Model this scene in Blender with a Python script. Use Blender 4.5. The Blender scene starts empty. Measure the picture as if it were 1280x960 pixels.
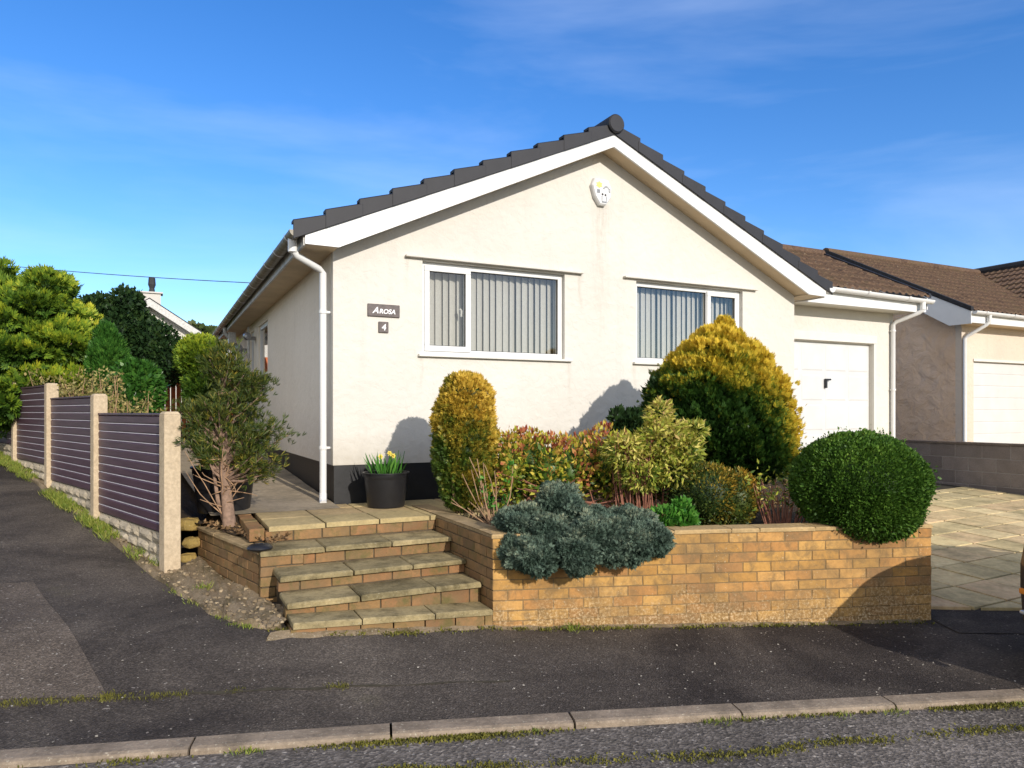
import bpy, math, random
import numpy as np
from mathutils import Vector, Matrix
from mathutils.geometry import tessellate_polygon
random.seed(7); RNG = np.random.default_rng(11)
SC = bpy.context.scene; COL = SC.collection
R = math.radians

# ------------------------------------------------------------------ terrain
def sstep(v, a, b):
    t = np.clip((v-a)/(b-a), 0, 1); return t*t*(3-2*t)
def H(x, y):
    base = np.interp(x, [-3, -1.5, 0, 2.5, 4], [-1.36, -1.40, -1.565, -1.63, -1.66])
    low = np.interp(x, [-3, 0, 4], [-1.53, -1.565, -1.66])
    k = sstep(y, 3.4, 4.7)
    z = low*(1-k)+base*k
    s = (x+2.85)*-.70+(y-6.0)*.72+.1
    sp = np.where(s > 3, s, np.log1p(np.exp(6*np.minimum(s, 3)))/6)
    z = z+.095*np.minimum(sp, 11)
    z = z+.055*np.clip(y-5.6, 0, 7)*sstep(x, 2.2, 3.3)
    return z
F0, YH = 900.0, 515.0
def G(px, py):                      # ground point under a place in the survey photo
    D = 6.0
    for _ in range(40):
        z = float(H((px-640)/F0*D, D)); D = .5*D+.5*(-z*F0/(py-YH))
    return ((px-640)/F0*D, D)
def kerb_y(x): return 3.70+.185*x

# ------------------------------------------------------------------ objects
def props(o, label=None, cat=None, group=None, kind=None):
    if label: o['label'] = label
    if cat: o['category'] = cat
    if group: o['group'] = group
    if kind: o['kind'] = kind
    return o
def thing(name, label, cat, loc=(0, 0, 0), rz=0.0, group=None):
    o = bpy.data.objects.new(name, None); COL.objects.link(o)
    o.empty_display_size = .2
    o.location = loc; o.rotation_euler = (0, 0, rz)
    return props(o, label, cat, group)
class MB:
    def __init__(s): s.v = []; s.f = []; s.m = []
    def add(s, vs, fs, mi=0):
        b = len(s.v); s.v += [tuple(v) for v in vs]
        for f in fs: s.f.append(tuple(b+i for i in f)); s.m.append(mi)
        return s
    def box(s, x0, x1, y0, y1, z0, z1, mi=0, j=0.0):
        vs = [(x, y, z) for z in (z0, z1) for y in (y0, y1) for x in (x0, x1)]
        if j: vs = [(a+random.uniform(-j, j), b+random.uniform(-j, j), c+random.uniform(-j, j)) for a, b, c in vs]
        return s.add(vs, [(0, 2, 3, 1), (4, 5, 7, 6), (0, 1, 5, 4), (2, 6, 7, 3), (0, 4, 6, 2), (1, 3, 7, 5)], mi)
    def cbox(s, x0, x1, y0, y1, z0, z1, c=.006, mi=0, j=0.0):   # box with chamfered upper rim
        lo = [(x0, y0, z0), (x1, y0, z0), (x1, y1, z0), (x0, y1, z0)]
        mid = [(a, b, z1-c) for a, b, _ in lo]
        top = [(x0+c, y0+c, z1), (x1-c, y0+c, z1), (x1-c, y1-c, z1), (x0+c, y1-c, z1)]
        vs = lo+mid+top
        if j: vs = [(a+random.uniform(-j, j), b+random.uniform(-j, j), q+random.uniform(-j, j)) for a, b, q in vs]
        fs = [(3, 2, 1, 0), (8, 9, 10, 11)]
        for k in (0, 4):
            for i in range(4): fs.append((k+i, k+(i+1) % 4, k+4+(i+1) % 4, k+4+i))
        return s.add(vs, fs, mi)
    def prism(s, poly, axis, a, b, mi=0):    # poly in the two other axes (x,z),(x,y),(y,z)
        def P(p, c):
            return {'y': (p[0], c, p[1]), 'z': (p[0], p[1], c), 'x': (c, p[0], p[1])}[axis]
        n = len(poly); vs = [P(p, a) for p in poly]+[P(p, b) for p in poly]
        fs = [tuple(range(n)), tuple(range(2*n-1, n-1, -1))]
        for i in range(n): k = (i+1) % n; fs.append((i, i+n, k+n, k))
        return s.add(vs, fs, mi)
    def tube(s, path, r, n=8, mi=0, cap=True):
        path = [Vector(p) for p in path]; m = len(path)
        rr = r if hasattr(r, '__len__') else [r]*m
        vs = []; up = None
        for i, p in enumerate(path):
            d = (path[min(i+1, m-1)]-path[max(i-1, 0)]).normalized()
            if up is None:
                up = Vector((0, 0, 1)) if abs(d.z) < .9 else Vector((1, 0, 0))
            a = d.cross(up).normalized(); up = a.cross(d).normalized()
            for k in range(n):
                t = 2*math.pi*k/n; vs.append(p+(a*math.cos(t)+up*math.sin(t))*rr[i])
        fs = []
        for i in range(m-1):
            for k in range(n):
                q = (k+1) % n; fs.append((i*n+k, i*n+q, (i+1)*n+q, (i+1)*n+k))
        if cap: fs += [tuple(range(n-1, -1, -1)), tuple((m-1)*n+k for k in range(n))]
        return s.add(vs, fs, mi)
    def lathe(s, prof, n=24, c=(0, 0, 0), axis='z', mi=0):
        vs = []
        for r, z in prof:
            for k in range(n):
                t = 2*math.pi*k/n; a, b = r*math.cos(t), r*math.sin(t)
                p = {'z': (a, b, z), 'y': (a, z, b), 'x': (z, a, b)}[axis]
                vs.append((p[0]+c[0], p[1]+c[1], p[2]+c[2]))
        m = len(prof); fs = []
        for i in range(m-1):
            for k in range(n):
                q = (k+1) % n; fs.append((i*n+k, i*n+q, (i+1)*n+q, (i+1)*n+k))
        return s.add(vs, fs, mi)
    def build(s, name, mat, parent=None, smooth=False, bevel=0.0, loc=None, rot=None):
        me = bpy.data.meshes.new(name); me.from_pydata(s.v, [], s.f)
        for m in (mat if isinstance(mat, (list, tuple)) else [mat]): me.materials.append(m)
        me.polygons.foreach_set('material_index', s.m)
        if smooth:
            me.polygons.foreach_set('use_smooth', [True]*len(s.f))
        me.validate(); me.update()
        if smooth:
            try: me.set_sharp_from_angle(angle=R(40))
            except Exception: pass
        o = bpy.data.objects.new(name, me); COL.objects.link(o)
        if parent: o.parent = parent
        if loc: o.location = loc
        if rot: o.rotation_euler = rot
        if bevel:
            b = o.modifiers.new('bevel', 'BEVEL'); b.width = bevel; b.segments = 2; b.limit_method = 'ANGLE'; b.angle_limit = R(40)
        return o

# ------------------------------------------------------------------ materials
class NT:
    def __init__(s, name):
        s.mat = bpy.data.materials.new(name); s.mat.use_nodes = True
        s.t = s.mat.node_tree; s.bsdf = s.t.nodes['Principled BSDF']; s.out = s.t.nodes['Material Output']
    def n(s, typ, **kw):
        nd = s.t.nodes.new(typ)
        for k, v in kw.items():
            if k.startswith('_'): setattr(nd, k[1:], v)
            else: s.set(nd.inputs[k.replace('__', ' ')], v)
        return nd
    def set(s, inp, v):
        if hasattr(v, 'is_output') or isinstance(v, bpy.types.NodeSocket): s.t.links.new(v, inp)
        else: inp.default_value = v
    def coord(s, scale=(1, 1, 1), kind='Object'):
        tc = s.n('ShaderNodeTexCoord'); mp = s.n('ShaderNodeMapping'); mp.inputs['Scale'].default_value = scale
        s.t.links.new(tc.outputs[kind], mp.inputs['Vector']); return mp.outputs['Vector']
    def noise(s, scale, detail=4, rough=.55, vec=None, dist=0.0):
        nd = s.n('ShaderNodeTexNoise', Scale=scale, Detail=detail, Roughness=rough, Distortion=dist)
        s.t.links.new(vec or s.coord(), nd.inputs['Vector']); return nd.outputs['Fac']
    def voro(s, scale, vec=None, feature='F1', out='Distance'):
        nd = s.n('ShaderNodeTexVoronoi', _feature=feature, Scale=scale)
        s.t.links.new(vec or s.coord(), nd.inputs['Vector']); return nd.outputs[out]
    def ramp(s, fac, stops, interp='LINEAR'):
        nd = s.n('ShaderNodeValToRGB'); cr = nd.color_ramp; cr.interpolation = interp
        while len(cr.elements) < len(stops): cr.elements.new(.5)
        for e, (p, c) in zip(cr.elements, stops):
            e.position = p; e.color = (*c, 1) if hasattr(c, '__len__') else (c, c, c, 1)
        s.t.links.new(fac, nd.inputs['Fac']); return nd.outputs['Color']
    def mix(s, fac, a, b, mode='MIX'):
        nd = s.n('ShaderNodeMix', _data_type='RGBA', _blend_type=mode)
        s.set(nd.inputs[0], fac)
        for i, v in ((6, a), (7, b)):
            if hasattr(v, '__len__') and not isinstance(v, bpy.types.NodeSocket): v = (*v, 1) if len(v) == 3 else v
            s.set(nd.inputs[i], v)
        return nd.outputs[2]
    def math(s, op, a, b=0.0, clamp=False):
        nd = s.n('ShaderNodeMath', _operation=op, _use_clamp=clamp); s.set(nd.inputs[0], a); s.set(nd.inputs[1], b); return nd.outputs[0]
    def island(s): return s.n('ShaderNodeNewGeometry').outputs['Random Per Island']
    def sep(s, vec=None):
        nd = s.n('ShaderNodeSeparateXYZ'); s.t.links.new(vec or s.coord(), nd.inputs[0]); return nd.outputs
    def bump(s, h, strength=.3, dist=.01, prev=None):
        nd = s.n('ShaderNodeBump', Strength=strength, Distance=dist); s.t.links.new(h, nd.inputs['Height'])
        if prev: s.t.links.new(prev, nd.inputs['Normal'])
        return nd.outputs['Normal']
    def done(s, color=None, rough=.7, normal=None, spec=.4, metal=0.0):
        if color is not None: s.set(s.bsdf.inputs['Base Color'], (*color, 1) if (hasattr(color, '__len__') and len(color) == 3) else color)
        s.set(s.bsdf.inputs['Roughness'], rough); s.set(s.bsdf.inputs['Specular IOR Level'], spec); s.set(s.bsdf.inputs['Metallic'], metal)
        if normal: s.t.links.new(normal, s.bsdf.inputs['Normal'])
        return s.mat
def simple(name, c, rough=.5, var=.12, vs=6, bs=0.0, bscale=60, spec=.4, metal=0.0):
    t = NT(name); n = t.noise(vs)
    a = tuple(x*(1-var) for x in c); b = tuple(min(1, x*(1+var)) for x in c)
    col = t.ramp(n, [(.3, a), (.7, b)])
    nm = t.bump(t.noise(bscale), bs, .004) if bs else None
    return t.done(col, rough, nm, spec, metal)

def stucco(name, c1, c2, bs=.5, scale=9, stain=True, bd=.02, marks=()):
    t = NT(name); v = t.coord()
    a = t.noise(scale, 5, .6, v, 1.2); b = t.noise(70, 3, .6, v); w = t.voro(scale*1.4, v, 'SMOOTH_F1')
    h = t.math('ADD', t.math('MULTIPLY', a, .8), t.math('MULTIPLY', b, .16)); h = t.math('ADD', h, t.math('MULTIPLY', w, .5))
    big = t.noise(.9, 4, .6, v)
    col = t.mix(t.ramp(big, [(.35, 0), (.7, 1)]), c1, c2)
    sv = t.coord((5, 5, .35)); st = t.noise(1.1, 5, .6, sv)
    if stain: col = t.mix(t.math('MULTIPLY', t.ramp(st, [(.55, 0), (.8, 1)]), .22), col, tuple(x*.72 for x in c1))
    if marks:
        xyz = t.sep(v)
        def mr(val, a, b):
            n = t.n('ShaderNodeMapRange', Value=val); n.inputs['From Min'].default_value = a; n.inputs['From Max'].default_value = b; return n.outputs[0]
        wob = t.math('MULTIPLY', t.math('SUBTRACT', t.noise(3, 3, .5, v), .5), .16)
        for (mx_, mz, wd, ln, amt) in marks:      # rain streaks below fittings and sill ends
            dx = t.math('ABSOLUTE', t.math('SUBTRACT', t.math('ADD', xyz[0], wob), mx_))
            k = t.math('MULTIPLY', mr(dx, wd, 0), t.math('MULTIPLY', mr(xyz[2], mz-ln, mz), t.math('LESS_THAN', xyz[2], mz)))
            k = t.math('MULTIPLY', k, t.ramp(t.noise(7, 5, .7, t.coord((4, 4, .5))), [(.35, 0), (.6, 1)]))
            col = t.mix(t.math('MULTIPLY', k, amt), col, (.26, .21, .13))
        sp = t.math('MULTIPLY', mr(t.math('ADD', xyz[2], t.math('MULTIPLY', t.noise(9, 5, .7, v), .35)), .0, -.45), .5, True)
        col = t.mix(sp, col, (.30, .25, .17))
    nm = t.bump(h, bs, bd)
    return t.done(col, .85, nm, .2)
M = {}
M['render'] = stucco('cream_render', (.605, .575, .515), (.66, .63, .57), .6, marks=((3.10, 2.42, .16, 1.9, .33), (.88, .57, .05, .5, .28), (2.68, .57, .05, .6, .3), (3.57, .57, .05, .5, .25), (5.36, .57, .06, .7, .3), (.74, 1.585, .04, .4, .35), (2.82, 1.58, .04, .5, .4)))
M['render_lifted'] = stucco('cream_render_lifted', (.78, .70, .58), (.84, .76, .64), .6)  # same cream render, base colour raised to brighten the shaded walls
M['render_next_lifted'] = stucco('pink_cream_render_lifted', (.70, .50, .34), (.80, .60, .44), 1.0, 3.5, True, .09)  # base colour raised and warmed to lift the neighbour's shaded side wall
M['render_front2'] = stucco('peach_render', (.58, .49, .40), (.64, .55, .45), .7)
M['render_far'] = stucco('white_render', (.55, .52, .47), (.60, .57, .52), .3)
M['upvc'] = simple('white_upvc', (.70, .70, .69), .32, .03)
M['door'] = simple('garage_door_white', (.60, .60, .59), .4, .05, 3)
M['upvc_cream'] = simple('painted_board', (.66, .64, .58), .45, .04)
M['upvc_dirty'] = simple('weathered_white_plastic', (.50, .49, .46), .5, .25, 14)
M['soffit'] = simple('soffit_board', (.56, .44, .29), .7, .12, 3)
M['plinth'] = simple('black_bitumen_plinth', (.012, .012, .013), .45, .3, 9, .3, 20)
M['blackplastic'] = simple('black_plastic', (.014, .014, .016), .38, .15, 12)
M['dark'] = simple('dark_interior', (.03, .03, .03), .9, .1)
M['blind'] = simple('grey_blind_fabric', (.52, .51, .49), .8, .05, 30)
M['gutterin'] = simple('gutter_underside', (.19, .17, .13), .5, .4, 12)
M['metal_grey'] = simple('grey_metal', (.35, .36, .38), .35, .1, 10, metal=.6)
M['sign'] = simple('slate_sign', (.095, .075, .07), .5, .3, 30, .2, 40)
M['lettering'] = simple('white_paint_letters', (.85, .85, .85), .5, .02)
M['yellowspot'] = simple('faded_yellow_print', (.75, .78, .18), .5, .15, 40)
M['greyprint'] = simple('faded_grey_print', (.22, .23, .25), .5, .3, 60)
M['daff'] = simple('daffodil_petal', (.80, .66, .14), .6, .1, 30)
M['orange'] = simple('orange_stained_timber', (.62, .17, .06), .7, .25, 4, .3, 30)
M['bark'] = simple('pine_bark', (.23, .15, .105), .9, .35, 25, .9, 45)
M['twig'] = simple('pale_twig', (.34, .21, .12), .85, .3, 20)
M['redtwig'] = simple('reddish_twig', (.26, .11, .07), .8, .3, 20)
M['chim'] = simple('chimney_pot_clay', (.03, .03, .032), .7, .2)
M['tyre'] = simple('tyre_rubber', (.015, .015, .015), .8, .2)
M['indicator'] = simple('amber_lens', (.75, .25, .03), .2, .05)
M['lens'] = simple('clear_lamp_lens', (.75, .77, .8), .08, .03, metal=.5)
M['wire'] = simple('cable_black', (.05, .05, .055), .6, .1)

def mat_glass():
    t = NT('window_glass'); t.t.nodes.remove(t.bsdf)
    geo = t.n('ShaderNodeNewGeometry'); vm = t.n('ShaderNodeVectorMath', _operation='DOT_PRODUCT')
    t.t.links.new(geo.outputs['Normal'], vm.inputs[0]); t.t.links.new(geo.outputs['Incoming'], vm.inputs[1])
    om = t.math('SUBTRACT', 1.0, t.math('ABSOLUTE', vm.outputs['Value'])); sch = t.math('ADD', .045, t.math('MULTIPLY', t.math('POWER', om, 5.0), .95)); g = t.n('ShaderNodeBsdfGlossy', Color=(1, 1, 1, 1), Roughness=.02)
    tr = t.n('ShaderNodeBsdfTransparent', Color=(.92, .92, .90, 1)); mx = t.n('ShaderNodeMixShader')
    f = t.math('MULTIPLY', sch, 1.3, True)
    t.t.links.new(f, mx.inputs[0]); t.t.links.new(tr.outputs[0], mx.inputs[1]); t.t.links.new(g.outputs[0], mx.inputs[2])
    t.t.links.new(mx.outputs[0], t.out.inputs['Surface']); return t.mat
M['glass'] = mat_glass()
t = NT('car_glass'); M['carglass'] = t.done((.01, .012, .014), .05, None, .8)
t = NT('car_paint'); M['carpaint'] = t.done((.02, .022, .028), .18, None, .8); t.bsdf.inputs['Coat Weight'].default_value = .8

def mat_brick(name, ramp, speck_z=None, moss=0.0, mortarless=True):
    t = NT(name); v = t.coord(); r = t.island()
    col = t.ramp(r, ramp)
    n = t.noise(26, 5, .65, v); col = t.mix(.30, col, t.ramp(n, [(.35, .30), (.65, .62)]), 'OVERLAY')
    big = t.noise(2.2, 4, .6, v); col = t.mix(t.math('MULTIPLY', t.ramp(big, [(.42, 0), (.66, 1)]), .62), col, (.15, .10, .055))
    md = t.noise(9, 5, .7, v, .4); col = t.mix(t.math('MULTIPLY', t.ramp(md, [(.46, 0), (.62, 1)]), .65), col, (.19, .13, .065))
    z = t.sep(v)[2]
    sp = t.voro(70, v, 'F1', 'Color'); spn = t.noise(75, 3, .7, v)
    if speck_z is not None:      # frost-spalled, lime-flecked lower courses
        wob = t.math('ADD', z, t.math('MULTIPLY', t.noise(3.2, 5, .65, v), .9))
        k = t.ramp(wob, [(0, 1), (1, 0)])
        nd = t.n('ShaderNodeMapRange', Value=wob); nd.inputs['From Min'].default_value = speck_z+.78; nd.inputs['From Max'].default_value = speck_z+.42
        kk = nd.outputs[0]
        fleck = t.ramp(t.noise(48, 4, .75, v), [(.42, (.17, .105, .045)), (.52, (.32, .21, .095)), (.60, (.60, .47, .30))])
        col = t.mix(t.math('MULTIPLY', kk, .86, True), col, fleck)
        f2 = t.math('MULTIPLY', t.ramp(t.noise(50, 3, .7, v), [(.64, 0), (.69, 1)]), t.ramp(t.noise(3, 3, .5, v), [(.42, 0), (.6, .8)]))
        col = t.mix(f2, col, (.60, .52, .38))
    if moss:
        col = t.mix(t.math('MULTIPLY', t.ramp(t.noise(7, 5, .7, v), [(.5, 0), (.66, 1)]), moss), col, (.10, .10, .035))
    h = t.math('ADD', t.noise(40, 5, .7, v), t.math('MULTIPLY', spn, .6))
    return t.done(col, .9, t.bump(h, .6, .006), .2)
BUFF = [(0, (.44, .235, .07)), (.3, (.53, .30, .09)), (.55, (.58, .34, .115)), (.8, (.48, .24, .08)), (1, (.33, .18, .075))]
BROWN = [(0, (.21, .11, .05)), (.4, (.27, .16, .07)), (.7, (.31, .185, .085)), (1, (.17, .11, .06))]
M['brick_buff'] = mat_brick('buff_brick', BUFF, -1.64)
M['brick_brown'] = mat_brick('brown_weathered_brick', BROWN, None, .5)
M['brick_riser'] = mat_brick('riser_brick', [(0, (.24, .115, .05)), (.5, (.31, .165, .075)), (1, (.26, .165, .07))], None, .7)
M['mortar'] = simple('mortar', (.10, .075, .045), .95, .35, 20, .6, 80)
M['mortar_buff'] = mat_brick('buff_mortar', [(0, (.25, .165, .075)), (1, (.25, .165, .075))], -1.64)
M['mortar_grey'] = simple('grey_mortar', (.40, .37, .35), .95, .15, 20, .4, 80)
def mat_stone(name, ramp, dark=(.07, .06, .035), amount=.6, scale=3.0, bs=.7, fleck=.25):
    t = NT(name); v = t.coord(); col = t.ramp(t.island(), ramp)
    n = t.noise(scale, 6, .68, v); col = t.mix(t.math('MULTIPLY', t.ramp(n, [(.42, 0), (.68, 1)]), amount), col, dark)
    m = t.noise(scale*9, 5, .7, v); col = t.mix(.35, col, t.ramp(m, [(.3, .2), (.7, .75)]), 'OVERLAY')
    w = t.ramp(t.noise(scale*14, 3, .6, v), [(.62, 0), (.68, 1)]); col = t.mix(t.math('MULTIPLY', w, fleck), col, (.55, .50, .38))
    h = t.math('ADD', m, t.math('MULTIPLY', t.noise(120, 3, .6, v), .5))
    return t.done(col, .9, t.bump(h, bs, .006), .2)
M['slab_step'] = mat_stone('mossy_step_slab', [(0, (.26, .21, .11)), (.5, (.33, .265, .14)), (1, (.38, .30, .155))], (.07, .058, .028), .85, 4.5)
M['slab_patio'] = mat_stone('patio_slab', [(0, (.40, .31, .15)), (.5, (.46, .36, .18)), (1, (.43, .31, .16))], (.14, .115, .06), .45)
M['slab_drive'] = mat_stone('driveway_slab', [(0, (.56, .45, .24)), (.35, (.68, .55, .29)), (.6, (.66, .48, .27)), (.8, (.76, .62, .34)), (1, (.52, .42, .22))], (.20, .17, .09), .7, 2.2, .5, .15)
M['joint'] = simple('dark_joint_sand', (.05, .042, .026), .95, .3, 20, .4)
M['coping'] = mat_stone('mortar_coping', [(0, (.31, .22, .12)), (1, (.37, .27, .15))], (.10, .085, .04), .6)
M['coping_buff'] = mat_stone('buff_coping', [(0, (.44, .30, .14)), (1, (.50, .35, .17))], (.17, .12, .06), .5)
M['post'] = mat_stone('concrete_post', [(0, (.50, .40, .27)), (1, (.56, .45, .31))], (.30, .22, .14), .35, 4, .4, .1)
M['rockface'] = mat_stone('rock_faced_concrete', [(0, (.40, .34, .25)), (1, (.52, .45, .34))], (.16, .13, .09), .4, 8, .8, .3)
M['block'] = mat_stone('grey_concrete_block', [(0, (.20, .17, .155)), (.5, (.25, .215, .195)), (1, (.28, .24, .22))], (.12, .10, .09), .4, 5, .5, .12)
M['apron'] = mat_stone('worn_concrete_verge', [(0, (.27, .205, .13)), (1, (.27, .205, .13))], (.075, .06, .025), .85, 5, 1.0, .55)
M['pathmat'] = mat_stone('grey_concrete_path', [(0, (.36, .29, .20)), (1, (.36, .29, .20))], (.11, .10, .07), .6, 2.4, .6, .1)
M['kerbmat'] = mat_stone('kerb_stone', [(0, (.25, .195, .14)), (.5, (.31, .245, .18)), (1, (.27, .21, .155))], (.10, .08, .06), .75, 4, .9, .45)
M['rubble'] = mat_stone('yellow_rubble_stone', [(0, (.28, .21, .07)), (1, (.46, .30, .09))], (.10, .09, .03), .5, 6)
M['soil'] = mat_stone('garden_soil', [(0, (.06, .042, .026)), (1, (.06, .042, .026))], (.03, .022, .014), .6, 9, 1.0, .1)

def mat_asphalt(name, base, light, fleck, flk=.69, patch=.5, sc=1.0):
    t = NT(name); v = t.coord()
    big = t.noise(.75, 5, .62, v, .6); col = t.mix(t.math('MULTIPLY', t.ramp(big, [(.38, 0), (.68, 1)]), patch), base, light)
    n2 = t.noise(5, 4, .6, v); col = t.mix(.35, col, t.ramp(n2, [(.3, .3), (.7, .65)]), 'OVERLAY')
    ag = t.voro(120*sc, v, 'F1', 'Color'); sg = t.n('ShaderNodeSeparateColor'); t.t.links.new(ag, sg.inputs[0])
    g = t.ramp(sg.outputs[0], [(.0, .25), (.6, .5), (.93, .78), (1, .95)]); col = t.mix(.75, col, g, 'OVERLAY')
    fl = t.ramp(t.noise(34, 2, .5, v), [(flk, 0), (flk+.03, 1)]); col = t.mix(fl, col, fleck)
    moss = t.math('MULTIPLY', t.ramp(t.noise(1.6, 6, .72, v), [(.60, 0), (.74, 1)]), .35); col = t.mix(moss, col, (.10, .09, .045))
    h = t.math('ADD', t.voro(120*sc, v), t.math('MULTIPLY', t.noise(55, 4, .7, v), 1.2))
    return t.done(col, .92, t.bump(h, .8, .006), .15)
M['pavement'] = mat_asphalt('old_asphalt', (.043, .036, .032), (.135, .112, .090), (.24, .21, .18), .70, .9)
M['patch'] = mat_asphalt('grey_asphalt_patch', (.10, .080, .064), (.18, .145, .112), (.34, .30, .25), .675, .8)
M['roadmat'] = mat_asphalt('coarse_road_asphalt', (.115, .10, .086), (.21, .182, .155), (.38, .34, .29), .655, .8, .55)
M['tarmacdark'] = mat_asphalt('dark_new_asphalt', (.035, .034, .038), (.055, .052, .055), (.16, .15, .15), .70, .5)

def mat_tile(name, ramp, lichen=.5):
    t = NT(name); v = t.coord(); col = t.ramp(t.noise(3.5, 5, .7, v), ramp)
    col = t.mix(.5, col, t.ramp(t.noise(28, 4, .7, v), [(.3, .2), (.7, .8)]), 'OVERLAY')
    f = t.ramp(t.noise(13, 4, .7, v), [(.66, 0), (.71, 1)]); col = t.mix(t.math('MULTIPLY', f, lichen), col, (.42, .38, .28))
    return t.done(col, .9, t.bump(t.noise(60, 4, .7, v), .5, .004), .2)
M['tile_brown'] = mat_tile('brown_concrete_tile', [(.3, (.075, .048, .034)), (.5, (.135, .085, .055)), (.7, (.11, .08, .045))])
M['tile_dark'] = mat_tile('charcoal_tile', [(.3, (.028, .028, .031)), (.7, (.04, .04, .043))], .05)
M['verge'] = simple('charcoal_verge_tile', (.023, .023, .027), .62, .12, 5)
def mat_panel():
    t = NT('purple_brown_fence_board'); v = t.coord((.6, .6, 8)); col = t.ramp(t.noise(3, 4, .6, v), [(.3, (.062, .028, .044)), (.7, (.095, .048, .068))])
    return t.done(col, .42, t.bump(t.noise(12, 3, .5, v), .15, .003), .4)
M['board'] = mat_panel()
M['edge_highlight'] = simple('board_edge_highlight', (.62, .58, .62), .5, .1)  # pale colour painting in the highlights along the fence board edges

def mat_leaf(name, stops, rough=.5, trans=.25, tintmul=.75, hue=.35, spec=.35):
    t = NT(name); at = t.n('ShaderNodeAttribute', _attribute_name='tint')
    f = t.math('ADD', t.math('MULTIPLY', at.outputs['Fac'], tintmul), t.math('MULTIPLY', t.island(), 1-tintmul))
    col = t.ramp(f, stops)
    t.done(col, rough, None, spec)
    if trans:
        tr = t.n('ShaderNodeBsdfTranslucent'); t.t.links.new(col, tr.inputs['Color']); mx = t.n('ShaderNodeMixShader'); mx.inputs[0].default_value = trans
        t.t.links.new(t.bsdf.outputs[0], mx.inputs[1]); t.t.links.new(tr.outputs[0], mx.inputs[2]); t.t.links.new(mx.outputs[0], t.out.inputs['Surface'])
    return t.mat
M['l_gold'] = mat_leaf('golden_conifer_leaf', [(.0, (.025, .06, .010)), (.35, (.09, .15, .018)), (.55, (.30, .25, .03)), (.75, (.62, .42, .05)), (1, (.80, .56, .10))])
M['l_thuja'] = mat_leaf('gold_green_conifer_leaf', [(0, (.012, .040, .008)), (.35, (.035, .090, .012)), (.52, (.12, .17, .016)), (.68, (.48, .38, .03)), (1, (.82, .58, .06))])
M['l_box'] = mat_leaf('box_leaf', [(0, (.018, .05, .008)), (.45, (.055, .13, .016)), (.8, (.13, .24, .03)), (1, (.30, .38, .07))], .5, .25, .55, .35, .25)
M['l_juniper'] = mat_leaf('blue_juniper_leaf', [(0, (.012, .028, .018)), (.42, (.050, .090, .062)), (.75, (.14, .20, .148)), (1, (.34, .35, .22))], .8, .15)
M['l_photinia'] = mat_leaf('red_edged_leaf', [(0, (.02, .05, .01)), (.3, (.09, .17, .025)), (.46, (.40, .42, .04)), (.62, (.70, .54, .10)), (.76, (.52, .19, .09)), (1, (.26, .05, .04))], .4, .3, .5)
M['l_pieris'] = mat_leaf('pale_green_leaf', [(0, (.03, .07, .012)), (.35, (.12, .20, .03)), (.6, (.42, .44, .06)), (.85, (.72, .62, .17)), (1, (.5, .30, .14))], .4, .3, .5)
M['l_smallgold'] = mat_leaf('olive_gold_leaf', [(0, (.02, .045, .01)), (.45, (.07, .10, .016)), (.7, (.36, .25, .03)), (1, (.62, .33, .04))], .5, .25, .6)
M['l_bright'] = mat_leaf('bright_green_leaf', [(0, (.035, .13, .018)), (.6, (.08, .26, .03)), (1, (.2, .38, .07))], .45, .3, .3)
M['l_dark'] = mat_leaf('dark_evergreen_leaf', [(0, (.008, .022, .008)), (.6, (.022, .052, .014)), (.92, (.055, .095, .02)), (1, (.17, .18, .05))], .55, .15, .5, .35, .2)
M['l_laurel'] = mat_leaf('laurel_leaf', [(0, (.02, .07, .012)), (.6, (.05, .15, .022)), (1, (.13, .27, .04))], .35, .25, .4)
M['l_leyland'] = mat_leaf('yellow_green_conifer_leaf', [(0, (.014, .042, .006)), (.35, (.055, .125, .012)), (.60, (.20, .30, .022)), (.86, (.50, .52, .035)), (1, (.65, .52, .07))], .6, .25, .7)
M['l_pine'] = mat_leaf('pine_needle', [(0, (.010, .024, .008)), (.45, (.035, .065, .015)), (.8, (.11, .14, .022)), (1, (.46, .34, .05))], .5, .2, .5)
M['l_hedge'] = mat_leaf('spring_twig_leaf', [(0, (.10, .10, .03)), (.5, (.30, .27, .08)), (1, (.52, .40, .16))], .5, .3, .3)
M['l_grass'] = mat_leaf('verge_grass', [(0, (.07, .13, .015)), (.5, (.20, .26, .035)), (1, (.44, .40, .10))], .6, .3, .4)
M['l_moss'] = mat_leaf('kerb_moss', [(0, (.055, .055, .012)), (.6, (.14, .135, .022)), (1, (.24, .21, .04))], .9, .1, .4)
M['l_far'] = mat_leaf('far_tree_leaf', [(0, (.035, .055, .02)), (.6, (.075, .11, .03)), (1, (.20, .15, .07))], .6, .2, .5)
M['l_litter'] = mat_leaf('dry_leaf_litter', [(0, (.10, .06, .03)), (.6, (.22, .13, .06)), (1, (.38, .26, .13))], .8, .1, .3)
M['l_rubble'] = mat_leaf('brown_rubble', [(0, (.13, .095, .055)), (.6, (.25, .19, .115)), (1, (.42, .33, .21))], .95, 0, .3)
M['l_grit'] = mat_leaf('pale_grit', [(0, (.16, .14, .12)), (.7, (.30, .27, .22)), (1, (.6, .55, .46))], .9, 0, .3)

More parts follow.
